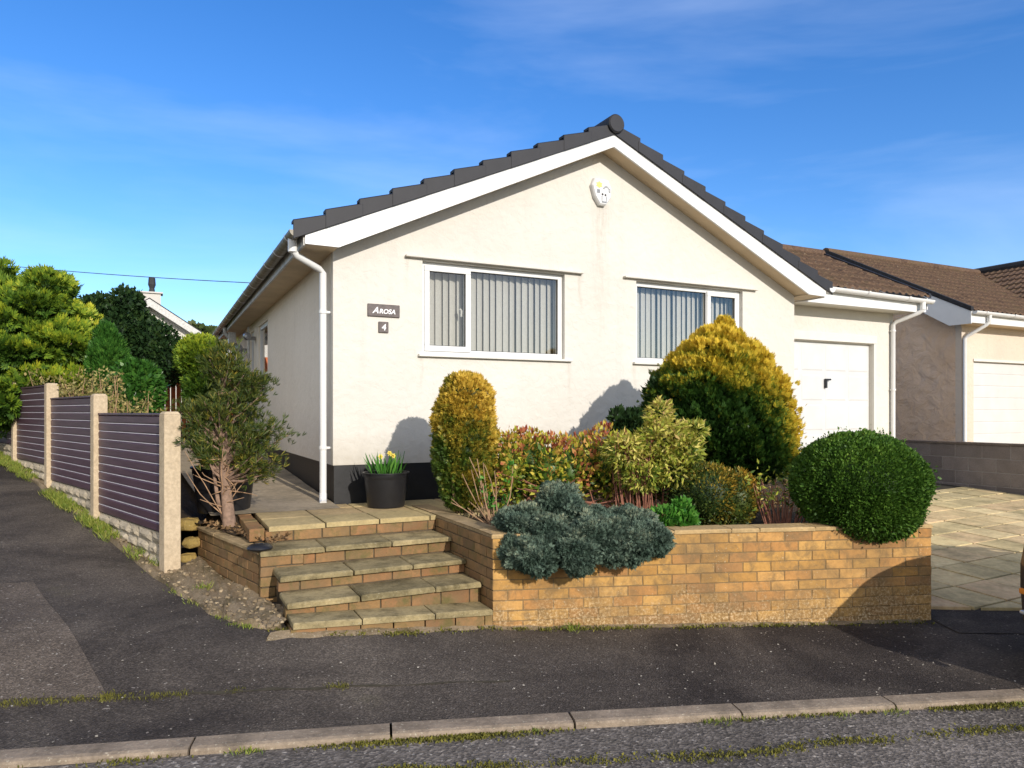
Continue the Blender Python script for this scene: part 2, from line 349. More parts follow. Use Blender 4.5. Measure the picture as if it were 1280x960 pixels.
# ------------------------------------------------------------------ foliage tools
def norm(a): return a/np.maximum(np.linalg.norm(a, axis=-1, keepdims=True), 1e-9)
def rdir(n): return norm(RNG.normal(size=(n, 3)))
def pnoise(p, freq, seed):
    r = np.random.default_rng(seed); o = np.zeros(len(p))
    for i in range(7):
        k = r.normal(size=3)*freq*(1+.35*i); o += np.sin(p@k+r.uniform(0, 6.28))/(1+.35*i)
    return o/3.2
LEAF = ([(0, 0, 0), (.5, .45, .10), (0, 1, 0), (-.5, .45, .10)], [(0, 1, 2, 3)])
def fan(n=7, ang=55, w=.12, droop=.1):
    v = []; f = []
    for i in range(n):
        a = R(-ang+2*ang*i/(n-1)); l = 1-.35*abs(a)/R(ang); dx, dy = math.sin(a), math.cos(a)
        y0 = .25*(1-abs(a)/R(ang)); px, py = dy, -dx; b = len(v)
        z = droop*(-1 if i % 2 else 1)*.6
        v += [(0, y0, 0), (dx*l*.55+px*w, y0+dy*l*.55*.8+py*w, z), (dx*l, y0*.3+dy*l, z*.5), (dx*l*.55-px*w, y0+dy*l*.55*.8-py*w, z)]
        f.append((b, b+1, b+2, b+3))
    return v, f
FAN = fan(); FAN5 = fan(5, 48, .13, .15)
def tuft(n=14, spread=.55, w=.035):
    r = random.Random(3); v = []; f = []
    for i in range(n):
        a = 2.4*i; s = spread*(.35+.65*r.random()); y0 = .25*r.random(); b = len(v)
        d = Vector((math.cos(a)*s, 1, math.sin(a)*s)).normalized(); q = d.cross(Vector((math.sin(a), .2, -math.cos(a)))).normalized()*w
        p = Vector((0, y0, 0)); L = .75+.25*r.random()
        v += [tuple(p), tuple(p+d*L*.5+q), tuple(p+d*L), tuple(p+d*L*.5-q)]; f.append((b, b+1, b+2, b+3))
    return v, f
TUFT = tuft(); TUFT8 = tuft(8, .8, .07)
def inst(name, tmpl, P, D, size, tint, mat, parent=None, width=1.0, flat=None, extra=None):
    N = len(P); tv = np.array(tmpl[0]); K = len(tv)
    y = norm(D); h = rdir(N) if flat is None else norm(flat+.35*rdir(N))
    x = norm(np.cross(y, h)); z = np.cross(x, y)
    sz = np.broadcast_to(size, (N,))[:, None]
    V = P[:, None, :]+(x[:, None, :]*tv[None, :, 0:1]*width+y[:, None, :]*tv[None, :, 1:2]+z[:, None, :]*tv[None, :, 2:3])*sz[:, None, :]
    V = V.reshape(-1, 3); tf = np.array(tmpl[1]); k = tf.shape[1]
    Fc = (np.arange(N)[:, None, None]*K+tf[None]).reshape(-1, k)
    T = np.repeat(tint, K)
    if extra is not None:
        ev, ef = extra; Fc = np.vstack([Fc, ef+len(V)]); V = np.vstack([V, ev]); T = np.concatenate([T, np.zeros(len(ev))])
    me = bpy.data.meshes.new(name); me.vertices.add(len(V)); me.vertices.foreach_set('co', V.astype(np.float32).ravel())
    me.loops.add(Fc.size); me.loops.foreach_set('vertex_index', Fc.astype(np.int32).ravel())
    me.polygons.add(len(Fc)); me.polygons.foreach_set('loop_start', (np.arange(len(Fc))*k).astype(np.int32))
    a = me.attributes.new('tint', 'FLOAT', 'POINT'); a.data.foreach_set('value', np.clip(T, 0, 1).astype(np.float32))
    me.materials.append(mat); me.update(calc_edges=True)
    o = bpy.data.objects.new(name, me); COL.objects.link(o)
    if parent: o.parent = parent
    return o
def core_mesh(lumps, k):
    vs = []; fs = []; nu, nv = 14, 9
    for c, r in lumps:
        b = len(vs)
        for j in range(nv+1):
            th = math.pi*j/nv
            for i in range(nu):
                ph = 2*math.pi*i/nu; q = k*(1+.08*math.sin(3*ph+j)+.05*random.random())
                vs.append((c[0]+r[0]*q*math.sin(th)*math.cos(ph), c[1]+r[1]*q*math.sin(th)*math.sin(ph), c[2]+r[2]*q*math.cos(th)))
        for j in range(nv):
            for i in range(nu): fs.append((b+j*nu+i, b+j*nu+(i+1) % nu, b+(j+1)*nu+(i+1) % nu, b+(j+1)*nu+i))
    return np.array(vs, float), np.array(fs)
def shell(lumps, n, amp=.08, freq=6, depth=.2, seed=1, zmin=None):
    C = np.array([c for c, r in lumps], float); Rr = np.array([r for c, r in lumps], float)
    w = (Rr[:, 0]*Rr[:, 1]+Rr[:, 1]*Rr[:, 2]+Rr[:, 0]*Rr[:, 2]); idx = RNG.choice(len(lumps), n, p=w/w.sum())
    d = rdir(n); nz = pnoise(C[idx]+Rr[idx]*d, freq, seed)
    q = 1+amp*nz-depth*RNG.random(n)**2
    q = q+(RNG.random(n) < .035)*RNG.random(n)*.13
    P = C[idx]+Rr[idx]*d*q[:, None]; Nn = norm(d/Rr[idx])
    keep = np.ones(n, bool)
    for j in range(len(lumps)):
        e = np.linalg.norm((P-C[j])/Rr[j], axis=1); keep &= ~((e < .78) & (idx != j))
    if zmin is not None: keep &= P[:, 2] > zmin
    return P[keep], Nn[keep], nz[keep], q[keep]
def bush(name, lumps, n, tmpl, size, mat, parent, tintfn=None, up=.3, spread=.6, amp=.08, freq=6, depth=.2, seed=1, zmin=None, width=1.0, core=.78, szvar=.35, flatup=False, flatz=False):
    P, Nn, nz, q = shell(lumps, n, amp, freq, depth, seed, zmin)
    D = norm(Nn+up*np.array([0, 0, 1])+spread*rdir(len(P)))
    tint = tintfn(P, Nn, nz) if tintfn else .5+.35*nz
    tint = tint+RNG.normal(size=len(P))*.06
    s = size*(1-szvar+2*szvar*RNG.random(len(P)))
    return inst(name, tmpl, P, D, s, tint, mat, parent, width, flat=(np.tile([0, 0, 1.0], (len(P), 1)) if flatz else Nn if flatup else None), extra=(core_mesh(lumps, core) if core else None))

def stems(name, mat, parent, base, tips, r0=.008, r1=.003, wob=.03, n=5):
    m = MB()
    for b, tp in zip(base, tips):
        b = Vector(b); tp = Vector(tp); pts = []; w = Vector((random.uniform(-wob, wob), random.uniform(-wob, wob), 0))
        for i in range(n):
            k = i/(n-1); pts.append(b.lerp(tp, k)+w*math.sin(k*math.pi)+Vector((random.uniform(-1, 1), random.uniform(-1, 1), 0))*wob*.2*k)
        m.tube(pts, [r0+(r1-r0)*i/(n-1) for i in range(n)], 5)
    return m.build(name, mat, parent, True)

# ------------------------------------------------------------------ camera, sky, sun
cam = bpy.data.cameras.new('camera'); co = bpy.data.objects.new('camera', cam); COL.objects.link(co)
co.location = (0, 0, 0); co.rotation_euler = (R(90), 0, 0); cam.sensor_width = 36; cam.lens = F0/1280*36
cam.shift_y = 35/1280; cam.clip_end = 3000; cam.clip_start = .05; SC.camera = co
SUN = Vector((.53, -.848, .40)).normalized()
el = math.asin(SUN.z); az = math.atan2(SUN.x, SUN.y)
W = bpy.data.worlds.new('World'); SC.world = W; W.use_nodes = True; wt = W.node_tree; wt.nodes.clear()
def wn(t, **k):
    n = wt.nodes.new(t)
    for a, v in k.items(): setattr(n, a, v)
    return n
sky = wn('ShaderNodeTexSky', sky_type='NISHITA', sun_disc=False, sun_elevation=el, sun_rotation=az, air_density=1.0, dust_density=.3, ozone_density=3.5, altitude=200)
bg = wn('ShaderNodeBackground'); bg.inputs[1].default_value = .15; wo = wn('ShaderNodeOutputWorld')
hs = wn('ShaderNodeHueSaturation'); hs.inputs['Saturation'].default_value = 1.26; hs.inputs['Hue'].default_value = .510; hs.inputs['Value'].default_value = .92
tc = wn('ShaderNodeTexCoord'); mp = wn('ShaderNodeMapping'); mp.inputs['Scale'].default_value = (1.1, 1.1, 5.5); mp.inputs['Rotation'].default_value = (R(0), R(-14), 0)
nz = wn('ShaderNodeTexNoise'); nz.inputs['Scale'].default_value = 1.15; nz.inputs['Detail'].default_value = 6; nz.inputs['Roughness'].default_value = .55; nz.inputs['Distortion'].default_value = .5
cr = wn('ShaderNodeValToRGB'); cr.color_ramp.elements[0].position = .47; cr.color_ramp.elements[0].color = (0, 0, 0, 1); cr.color_ramp.elements[1].position = .80; cr.color_ramp.elements[1].color = (.24, .24, .24, 1)
mx = wn('ShaderNodeMix', data_type='RGBA'); mx.inputs[7].default_value = (4.6, 5.3, 6.6, 1)
L = wt.links.new
L(tc.outputs['Generated'], mp.inputs[0]); L(mp.outputs[0], nz.inputs['Vector']); L(nz.outputs['Fac'], cr.inputs[0])
L(sky.outputs[0], hs.inputs['Color']); L(hs.outputs[0], mx.inputs[6]); L(cr.outputs[0], mx.inputs[0]); 
# unseen white cloud added behind the camera and to the left for fill light
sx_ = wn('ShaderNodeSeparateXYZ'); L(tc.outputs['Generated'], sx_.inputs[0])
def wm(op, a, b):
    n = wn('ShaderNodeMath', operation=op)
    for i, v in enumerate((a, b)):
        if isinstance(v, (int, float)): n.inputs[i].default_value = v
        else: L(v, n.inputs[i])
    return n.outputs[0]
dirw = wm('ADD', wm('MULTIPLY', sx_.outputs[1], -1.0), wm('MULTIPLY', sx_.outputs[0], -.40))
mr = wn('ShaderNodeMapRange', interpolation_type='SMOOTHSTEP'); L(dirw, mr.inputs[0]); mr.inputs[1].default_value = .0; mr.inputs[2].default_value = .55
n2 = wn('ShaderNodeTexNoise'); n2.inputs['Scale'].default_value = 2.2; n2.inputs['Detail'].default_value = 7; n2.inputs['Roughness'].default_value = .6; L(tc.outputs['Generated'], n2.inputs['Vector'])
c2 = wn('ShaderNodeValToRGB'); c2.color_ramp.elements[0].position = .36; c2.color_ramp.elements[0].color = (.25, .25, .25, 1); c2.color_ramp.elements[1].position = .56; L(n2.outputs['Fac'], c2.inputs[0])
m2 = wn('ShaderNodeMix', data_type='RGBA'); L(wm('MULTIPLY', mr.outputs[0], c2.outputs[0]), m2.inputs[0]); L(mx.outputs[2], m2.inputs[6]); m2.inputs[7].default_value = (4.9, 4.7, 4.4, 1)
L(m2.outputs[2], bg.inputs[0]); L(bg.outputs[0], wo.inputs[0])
sl = bpy.data.lights.new('sun', 'SUN'); sl.energy = 2.85; sl.angle = R(.55); sl.color = (1, .93, .84)
so = bpy.data.objects.new('sun', sl); COL.objects.link(so); so.rotation_euler = SUN.to_track_quat('Z', 'Y').to_euler(); so.location = (10, -15, 10)
SC.view_settings.view_transform = 'Standard'; SC.view_settings.look = 'None'; SC.view_settings.exposure = 0.62; SC.view_settings.gamma = 1

# ------------------------------------------------------------------ ground sheets
def sheet(name, fn, us, vs, mat, kind='structure', jit=0.0):
    m = MB(); nu, nv = len(us), len(vs)
    for u in us:
        for v in vs:
            x, y, z = fn(u, v); m.v.append((x, y, z+(random.uniform(-jit, jit) if jit else 0)))
    for i in range(nu-1):
        for j in range(nv-1):
            m.f.append((i*nv+j, (i+1)*nv+j, (i+1)*nv+j+1, i*nv+j+1)); m.m.append(0)
    o = m.build(name, mat, None, True)
    if kind: o['kind'] = kind
    return o
def ax(lst): return sorted(set(lst))
gx = list(np.linspace(-600, -40, 15))+list(np.linspace(-36, 36, 49))+list(np.linspace(40, 600, 15))
gy = list(np.linspace(-300, -30, 8))+list(np.linspace(-25, 50, 51))+list(np.linspace(60, 900, 15))
grasslike = mat_stone('rough_grass_ground', [(0, (.07, .09, .03)), (1, (.07, .09, .03))], (.04, .05, .02), .5, 2)
sheet('ground', lambda x, y: (x, y, float(H(x, y))-.22), gx, gy, grasslike)
xs = np.arange(-16, 13.01, .2)
sheet('pavement', lambda x, v: (x, kerb_y(x)+(22-kerb_y(x))*v**2.2, float(H(x, kerb_y(x)+(22-kerb_y(x))*v**2.2))), xs, np.linspace(0, 1, 60), M['pavement'])
sheet('road', lambda x, v: (x, (kerb_y(x)-.12)-30*v**2, float(H(x, kerb_y(x)))-.028), np.arange(-24, 24.01, .5), np.linspace(0, 1, 30), M['roadmat'])
# lighter reinstated patch on the left
a, b, c, d = [Vector(G(*p)) for p in ((-60, 733), (42, 728), (135, 872), (-60, 876))]
def bil(A, B, C, D, u, v): return A.lerp(B, u).lerp(D.lerp(C, u), v)
def onH(p, dz): return (p.x, p.y, float(H(p.x, p.y))+dz)
sheet('pavement_patch', lambda u, v: onH(bil(a, b, c, d, u, v), .004), np.linspace(0, 1, 14), np.linspace(0, 1, 10), M['patch'])
# crack between the two pavement strips
cr0 = [Vector(G(*p)) for p in ((-80, 884), (60, 878), (150, 872), (270, 866), (350, 862), (430, 859), (540, 855), (640, 851))]
def poly_at(pts, u):
    k = u*(len(pts)-1); i = min(int(k), len(pts)-2); return pts[i].lerp(pts[i+1], k-i)
sheet('pavement_joint', lambda u, v: onH(poly_at(cr0, u)+Vector((0, (v-.5)*(.032*(1-.6*u)+.01*math.sin(u*60))+.008*math.sin(u*37)))  , .003), np.linspace(0, 1, 90), [0, 1], M['joint'])
# dark tarmac strip in front of the drive
sheet('driveway_apron', lambda u, v: onH(Vector((3.32+8*u, (5.60+.12*8*u*.2)*(1-v)+(5.98+.05*u)*v-.25*(1-v))), .006), np.linspace(0, 1, 40), np.linspace(0, 1, 6), M['pavement'])

# kerb
m = MB(); x = -15.0; ang = math.atan(.185); ca, sa = math.cos(ang), math.sin(ang)
while x < 14:
    xe = x+.915*ca
    z0, z1 = float(H(x, kerb_y(x)))+.004, float(H(xe, kerb_y(xe)))+.004
    g = .006; j = random.uniform(-.003, .003)
    prof = [(0, -.2), (0, .0), (.005, .004), (.098, .002), (.116, -.004), (.123, -.014), (.125, -.2)]
    n = len(prof); vs = []
    for (xx, zz) in ((x+g, z0+j), (xe-g, z1+j)):
        for o_, h_ in prof: vs.append((xx+o_*sa, kerb_y(xx)-o_*ca, zz+h_))
    fs = [(i, i+n, i+1+n, i+1) for i in range(n-1)]+[tuple(range(n)), tuple(range(2*n-1, n-1, -1))]
    m.add(vs, fs); x = xe
o = m.build('kerb', M['kerbmat'], None, False); o['kind'] = 'structure'
o = None

# ------------------------------------------------------------------ house frame
HA = math.atan2(.445, .895); HL = Vector((-1.74, 7.0, 0))
TD = Vector((math.cos(HA), math.sin(HA), 0)); SD = Vector((-math.sin(HA), math.cos(HA), 0))
def hw(t_, s_, z=0): return HL+TD*t_+SD*s_+Vector((0, 0, z))

# verge apron beside fence
outer = [Vector(G(*p)) for p in ((-120, 520), (-30, 556), (0, 578), (45, 606), (120, 662), (200, 728), (262, 768), (300, 783), (350, 789))]
fu = Vector((-.70, .72)); fence0 = Vector((-2.85, 6.0))
inner = [fence0+fu*10.5, fence0+fu*8.2, fence0+fu*6.1, fence0+fu*4.15, fence0+fu*2.1, fence0.copy(), Vector((-2.78, 6.45)), Vector((-1.9, 5.36)), Vector((-1.42, 4.86))]
def vg(u, v):
    p = poly_at(outer, u).lerp(poly_at(inner, u), v); e = .0 if v == 0 else .035+.015*math.sin(u*50+v*9)
    q = p+Vector((math.sin(u*90)*.015, math.cos(u*70)*.015)) if v == 0 else p
    return onH(q, e-(.02 if v == 0 else 0))
sheet('verge', vg, np.linspace(0, 1, 160), [0, .04, .15, .3, .45, .6, .75, .9, 1], M['apron'], jit=.011)

# garden ground (left of path), path, patio, beds
def quad_sheet(name, A, B, C, D, za, zb, mat, nu=20, nv=12, jit=.004):
    A, B, C, D = [Vector(q) for q in (A, B, C, D)]
    def f(u, v):
        p = bil(A, B, C, D, u, v); return (p.x, p.y, za*(1-v)+zb*v)
    return sheet(name, f, np.linspace(0, 1, nu), np.linspace(0, 1, nv), mat, jit=jit)
def h2(t_, s_): p = hw(t_, s_); return (p.x, p.y)
quad_sheet('garden_ground', (-2.78, 6.36), h2(-1.0, -.1), h2(-1.6, 12), (-14.5, 18.0), -1.0, -.35, M['soil'], 24, 24, .02)
quad_sheet('garden_border', (-2.76, 6.46), (-1.86, 5.42), h2(-.80, -.2), h2(-1.1, .25), -1.0, -.90, M['soil'], 14, 10, .015)
quad_sheet('path', h2(-1.12, -.32), h2(0.0, -.32), h2(0.0, 12), h2(-1.65, 12), -.895, -.35, M['pathmat'], 10, 30, .002)
quad_sheet('garden_bed', (-.02, 5.36), (3.22, 5.80), h2(6.25, -.0), h2(1.0, -.0), -.99, -.93, M['soil'], 30, 20, .02)

def slab_field(name, t0, t1, s0, s1, w, zf, mat, gap=.006, th=.04, offs=0.0, clip=None, jz=.003, kind='structure', w2=None):
    """slabs in house axes; clip = list of half planes (a,b,c): a*x+b*y>=c in world metres"""
    m = MB(); w2 = w2 or w
    nt = int(math.ceil((t1-t0)/w)); ns = int(math.ceil((s1-s0)/w2))
    for i in range(nt+1):
        for j in range(ns):
            o_ = (offs*w if j % 2 else 0)
            a0 = max(t0, t0+i*w-o_)+gap; a1 = min(t1, t0+(i+1)*w-o_)-gap; b0 = s0+j*w2+gap; b1 = min(s1, s0+(j+1)*w2)-gap
            if a1-a0 < .05 or b1-b0 < .05: continue
            poly = [hw(a0, b0), hw(a1, b0), hw(a1, b1), hw(a0, b1)]
            for (pa, pb, pc) in (clip or []):
                out = []
                for k in range(len(poly)):
                    p, q = poly[k], poly[(k+1) % len(poly)]; dp = pa*p.x+pb*p.y-pc; dq = pa*q.x+pb*q.y-pc
                    if dp >= 0: out.append(p)
                    if dp*dq < 0: out.append(p.lerp(q, dp/(dp-dq)))
                poly = out
                if len(poly) < 3: break
            if len(poly) < 3: continue
            dz = random.uniform(-jz, jz); cx = sum((p for p in poly), Vector())/len(poly); c = .008
            n = len(poly); lo = [(p.x, p.y, zf(p.x, p.y)+dz-th) for p in poly]; mi = [(p.x, p.y, zf(p.x, p.y)+dz-c*.6) for p in poly]
            top = []
            for p in poly:
                q = p+(cx-p).normalized()*c*(.35 if name.endswith('driveway') else 1.4); top.append((q.x, q.y, zf(p.x, p.y)+dz))
            fs = [tuple(range(2*n, 3*n))]
            for r_ in (0, n):
                for k in range(n): fs.append((r_+k, r_+(k+1) % n, r_+n+(k+1) % n, r_+n+k))
            m.add(lo+mi+top, fs)
    o = m.build(name, mat, None, False)
    if kind: o['kind'] = kind
    return o
slab_field('patio', -.76, 1.25, -1.17, -.03, .445, lambda x, y: -.895, M['slab_patio'], clip=[(-SD.y*0+1, 0, -50)])
slab_field('driveway', 3.1, 10.75, -6.2, .48, .46, lambda x, y: float(H(x, y))+.03, M['slab_drive'], .012,
           clip=[(0, 1, 5.93), (.992, -.132, 2.515)])
slab_field('neighbour_driveway', 10.95, 17, -5, 1.55, .62, lambda x, y: float(H(x, y))+.03, M['slab_drive'], clip=[(0, 1, 6.4)])
m = MB(); a = hw(-.70, -1.14); quadp = [hw(-.74, -1.14), hw(1.23, -1.14), hw(1.23, -.03), hw(-.74, -.03)]
m.add([(p.x, p.y, -.915) for p in quadp]+[(p.x, p.y, -1.5) for p in quadp], [(0, 1, 2, 3), (0, 1, 5, 4), (3, 0, 4, 7), (1, 2, 6, 5)])
o = m.build('patio_base', M['joint']); o['kind'] = 'structure'
m = MB(); n_ = 24
for i in range(n_):
    for j in range(n_):
        pass
sheet('driveway_bed', lambda u, v: onH(Vector((3.36+u*9, 5.95+v*9)), .012), np.linspace(0, 1, 24), np.linspace(0, 1, 24), M['joint'])

# ------------------------------------------------------------------ brick walls
def brickwall(m_b, x0, x1, y0, y1, ztop, zbot, bl=.217, bh=.067, mo=.008, j=.0022, first=0):
    """bricks straight through the wall; mortar core returned by caller"""
    z = ztop; k = first
    while z > zbot:
        off = (bl+mo)/2 if k % 2 else 0; x = x0-off
        while x < x1-.01:
            a = max(x, x0); b = min(x+bl, x1)
            if b-a > .03: m_b.box(a, b, y0, y1, z-bh, z, 0, j)
            x += bl+mo
        z -= bh+mo; k += 1
def wall_thing(name, label, p0, p1, th, ztop, zbot, bmat, cmat, coph=.028, mort='mortar', bl=.217, bh=.067, cop_over=.008, inset=.009, cat='wall', cname='coping'):
    d = Vector(p1)-Vector(p0); Ln = d.length
    T = thing(name, label, cat, (p0[0], p0[1], 0), math.atan2(d.y, d.x))
    m = MB(); brickwall(m, 0, Ln, 0, th, ztop-coph-.006, zbot, bl, bh, mo=(.011 if bl > .3 else .008)); m.build('brickwork', bmat, T, bevel=.003)
    m = MB(); m.box(inset, Ln-inset, (inset if th > 0 else -inset), (th-inset if th > 0 else th+inset), zbot, ztop-coph+.001); m.build('mortar', M[mort], T)
    m = MB(); x = 0
    while x < Ln-.01:
        e = min(Ln, x+(bl+.01)*random.choice((1, 2, 2, 3))); m.cbox(x+.001-(cop_over if x == 0 else 0), e-.002+(cop_over if e >= Ln else 0), -cop_over, th+cop_over, ztop-coph, ztop, .008, 0, .002); x = e
    m.build(cname, cmat, T)
    return T
fw0 = hw(.63, -2.33); fw1 = Vector((3.31, 5.68))
wall_thing('front_garden_wall', 'buff brick retaining wall along the pavement, juniper and clipped box spilling over its top', (fw0.x, fw0.y), (fw1.x, fw1.y), .2, -.885, -1.80, M['brick_buff'], M['coping_buff'], mort='mortar_buff', inset=.0035)
p = hw(.63, -.5); q = hw(.63, -2.325)
# step wall: local x towards the camera, its -y side faces the steps
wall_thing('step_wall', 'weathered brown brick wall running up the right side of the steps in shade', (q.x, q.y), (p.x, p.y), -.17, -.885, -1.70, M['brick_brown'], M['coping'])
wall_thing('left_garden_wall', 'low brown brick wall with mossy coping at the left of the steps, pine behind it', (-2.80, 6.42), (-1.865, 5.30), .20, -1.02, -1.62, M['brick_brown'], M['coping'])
e0 = Vector((3.31, 5.90)); e1 = hw(6.26, -.02)
wall_thing('side_garden_wall', 'buff brick end wall of the flower bed running back beside the drive to the garage corner', (e0.x, e0.y), (e1.x, e1.y), .19, -.905, -1.8, M['brick_buff'], M['coping_buff'], mort='mortar_buff', inset=.0035)

# block wall between the drives
T = thing('block_boundary_wall', 'low grey concrete block wall dividing the slabbed drive from next door', 'wall', tuple(hw(10.85, 3.4)), HA-R(90))
m = MB(); brickwall(m, 0, 8.2, 0, .1, -.555, -1.9, .44, .215, .011, .001); m.build('blockwork', M['block'], T, bevel=.003)
m = MB(); m.box(.01, 8.19, .007, .093, -1.9, -.553); m.build('mortar', M['mortar_grey'], T)
m = MB(); x = 0
while x < 8.1: m.cbox(x, x+.6-.006, -.02, .12, -.55, -.512, .006, 0, .001); x += .6
m.build('coping', mat_stone('dark_coping', [(0, (.16, .13, .11)), (1, (.20, .16, .13))], (.08, .06, .05), .5, 5), T)

# ------------------------------------------------------------------ steps
ST = thing('garden_steps', 'five mossy stone-slab steps with brick risers up to the patio', 'steps', tuple(HL), HA)
SS = [-1.17, -1.52, -1.825, -2.125]; SZ = [-.895, -1.02, -1.147, -1.262]
tl, tr = -.78, .625
for k in range(4):
    s_f = SS[k]; s_b = (SS[k-1] if k else -1.15)
    zb = SZ[k+1] if k < 3 else -1.45
    left = tl if k != 1 else -.87
    if k:
        m = MB(); x = left
        w = [.47, .52, .45] if k != 2 else [.52, .45, .5]
        xs_ = [left]
        while xs_[-1] < tr-.01:
            nx = xs_[-1]+w[(len(xs_)-1) % 3]*(1.05 if k == 3 else 1.0)
            xs_.append(tr if nx > tr-.2 else nx)
        for a0, a1 in zip(xs_[:-1], xs_[1:]):
            m.cbox(a0+.004, a1-.004, s_f-.03, s_b+.01, SZ[k]-.038, SZ[k]+random.uniform(-.002, .002), .010, 0, .003)
        m.build('tread', M['slab_step'], ST, bevel=.004)
    m = MB(); x = left; z1 = SZ[k]-.040; z0 = (SZ[k+1] if k < 3 else -1.50)
    off = random.uniform(0, .1)
    x = left-off
    while x < tr:
        if k == 1 and x+.215 < -.56: x += .225; continue
        m.box(max(x, left if k != 1 else -.555), min(x+.215, tr), s_f+.012, s_f+.1, z0+.006, z1-.004, 0, .0015); x += .225
    m.build('riser', M['brick_riser'], ST, bevel=.003)
    m = MB(); m.box(left+.03, tr, s_f+.022, s_f+.55, -1.6, z1); m.build('mortar', M['mortar'], ST)
# bottom tread follows the pavement fall
A_ = Vector((-1.375, 4.50)); B_ = Vector(fw0.to_2d())+Vector((-.02, .0))
def loc2(p): d = Vector((p[0], p[1], 0))-HL; return (d.dot(TD), d.dot(SD))
la = (-.775, -2.36); lb = (.62, -2.36)
m = MB(); zL, zR = -1.335, -1.415; cuts = [-.775, -.33, .18, .62]
for a0, a1 in zip(cuts[:-1], cuts[1:]):
    za = zL+(zR-zL)*(a0-la[0])/(lb[0]-la[0]); zb_ = zL+(zR-zL)*(a1-la[0])/(lb[0]-la[0])
    vs = [(a0+.004, -2.36, za-.04), (a1-.004, -2.36, zb_-.04), (a1-.004, -2.12, zb_-.04), (a0+.004, -2.12, za-.04),
          (a0+.004, -2.36, za-.008), (a1-.004, -2.36, zb_-.008), (a1-.004, -2.12, zb_), (a0+.004, -2.12, za),
          (a0+.012, -2.35, za), (a1-.012, -2.35, zb_)]
    m.add(vs, [(3, 2, 1, 0), (0, 1, 5, 4), (1, 2, 6, 5), (2, 3, 7, 6), (3, 0, 4, 7), (4, 5, 9, 8), (8, 9, 6, 7), (4, 8, 7), (5, 6, 9)])
m.build('tread', M['slab_step'], ST)
m = MB(); x = -.78
while x < tr: m.box(x, min(x+.215, tr), -2.335, -2.14, -1.60, -1.383-.04*(x+.78), 0, .002); x += .225
m.build('riser', M['brick_riser'], ST)
# pillar at left of steps
T = thing('step_pillar', 'short brick pillar at the lower left corner of the steps', 'pillar', tuple(HL), HA)
m = MB(); brickwall(m, -.865, -.56, -1.535, -1.33, -1.062, -1.7); m.build('brickwork', M['brick_brown'], T, bevel=.004)
m = MB(); m.box(-.855, -.57, -1.526, -1.34, -1.7, -1.06); m.build('mortar', M['mortar'], T)
# brick edging of the patio
T = MB(); x = -1.17
m = MB()
while x < -.05: m.box(-.90, -.79, x, x+.20, -1.0, -.905, 0, .004); x += .215
o = m.build('patio_edging', M['brick_riser'], None, bevel=.004, loc=tuple(HL), rot=(0, 0, HA)); props(o, 'line of brown bricks on edge between patio slabs and the pine border', 'edging')

# ------------------------------------------------------------------ fence
FA = math.atan2(-.72, .70)       # local x: from far end towards the camera end
FE = thing('slatted_fence', 'purple brown slatted fence with concrete posts stepping up the slope at left', 'fence', (fence0.x, fence0.y, 0), FA)
bay = 2.07; tops = [.0, .185, .355, .545, .74, .94, 1.14]
for i in range(6):
    xc = -bay*i; p = fence0+fu*bay*i; g = float(H(p.x, p.y)); zt = tops[i]
    m = MB(); prof = [(-.06, -.062), (.06, -.062), (.06, .062), (-.06, .062)]
    m.box(xc-.062, xc+.062, -.066, .066, g-.3, zt-.02)
    m.add([(xc+a*.062, b*.066, zt-.02) for a, b in ((-1, -1), (1, -1), (1, 1), (-1, 1))]+[(xc+a*.045, b*.05, zt+.004) for a, b in ((-1, -1), (1, -1), (1, 1), (-1, 1))],
          [(0, 1, 5, 4), (1, 2, 6, 5), (2, 3, 7, 6), (3, 0, 4, 7), (4, 5, 6, 7)])
    m.build('post', M['post'], FE, bevel=.006)
    if i == 5: break
    x0, x1 = xc-bay+.055, xc-.055; pt = zt-.01
    m = MB(); nb = 12; bh = .0835
    for k in range(nb):
        z1 = pt-.022-k*bh; z0 = z1-bh+.009
        vs = []
        for xx in (x0, x1): vs += [(xx, -.004, z0), (xx, -.020, z0+.008), (xx, -.022, z1-.010), (xx, -.010, z1), (xx, .018, z1), (xx, .018, z0)]
        m.add(vs, [(i_, i_+6, (i_+1) % 6+6, (i_+1) % 6) for i_ in range(6)])
    pn = m.build('panel', M['board'], FE)
    m = MB()
    for k in range(1, nb):
        z1 = pt-.022-k*bh; m.box(x0, x1, -.0175, -.005, z1+.001, z1+.0085)
    m.build('highlight_strip', M['edge_highlight'], pn)
    m = MB(); m.box(x0, x1, -.028, .024, pt-.021, pt); m.build('capping_rail', M['board'], pn, bevel=.004)
    # rock faced gravel board
    zb1 = pt-.022-nb*bh; m = MB(); m.box(x0, x1, -.008, .02, zb1-.50, zb1)
    for c in range(5):
        x = x0+.02; zt_ = zb1-.012-c*.098
        while x < x1-.03:
            e = min(x1-.01, x+random.uniform(.22, .42)); nx = 6; nz_ = 4; grid = []
            for iz in range(nz_):
                for ix in range(nx):
                    edge = ix in (0, nx-1) or iz in (0, nz_-1)
                    grid.append((x+(e-x-.012)*ix/(nx-1), -.008 if edge else -.024-random.uniform(0, .016), zt_-.088*iz/(nz_-1)+random.uniform(-.003, .003)))
            m.add(grid, [(iz*nx+ix, iz*nx+ix+1, (iz+1)*nx+ix+1, (iz+1)*nx+ix) for iz in range(nz_-1) for ix in range(nx-1)]); x = e
    m.build('gravel_board', M['rockface'], FE)

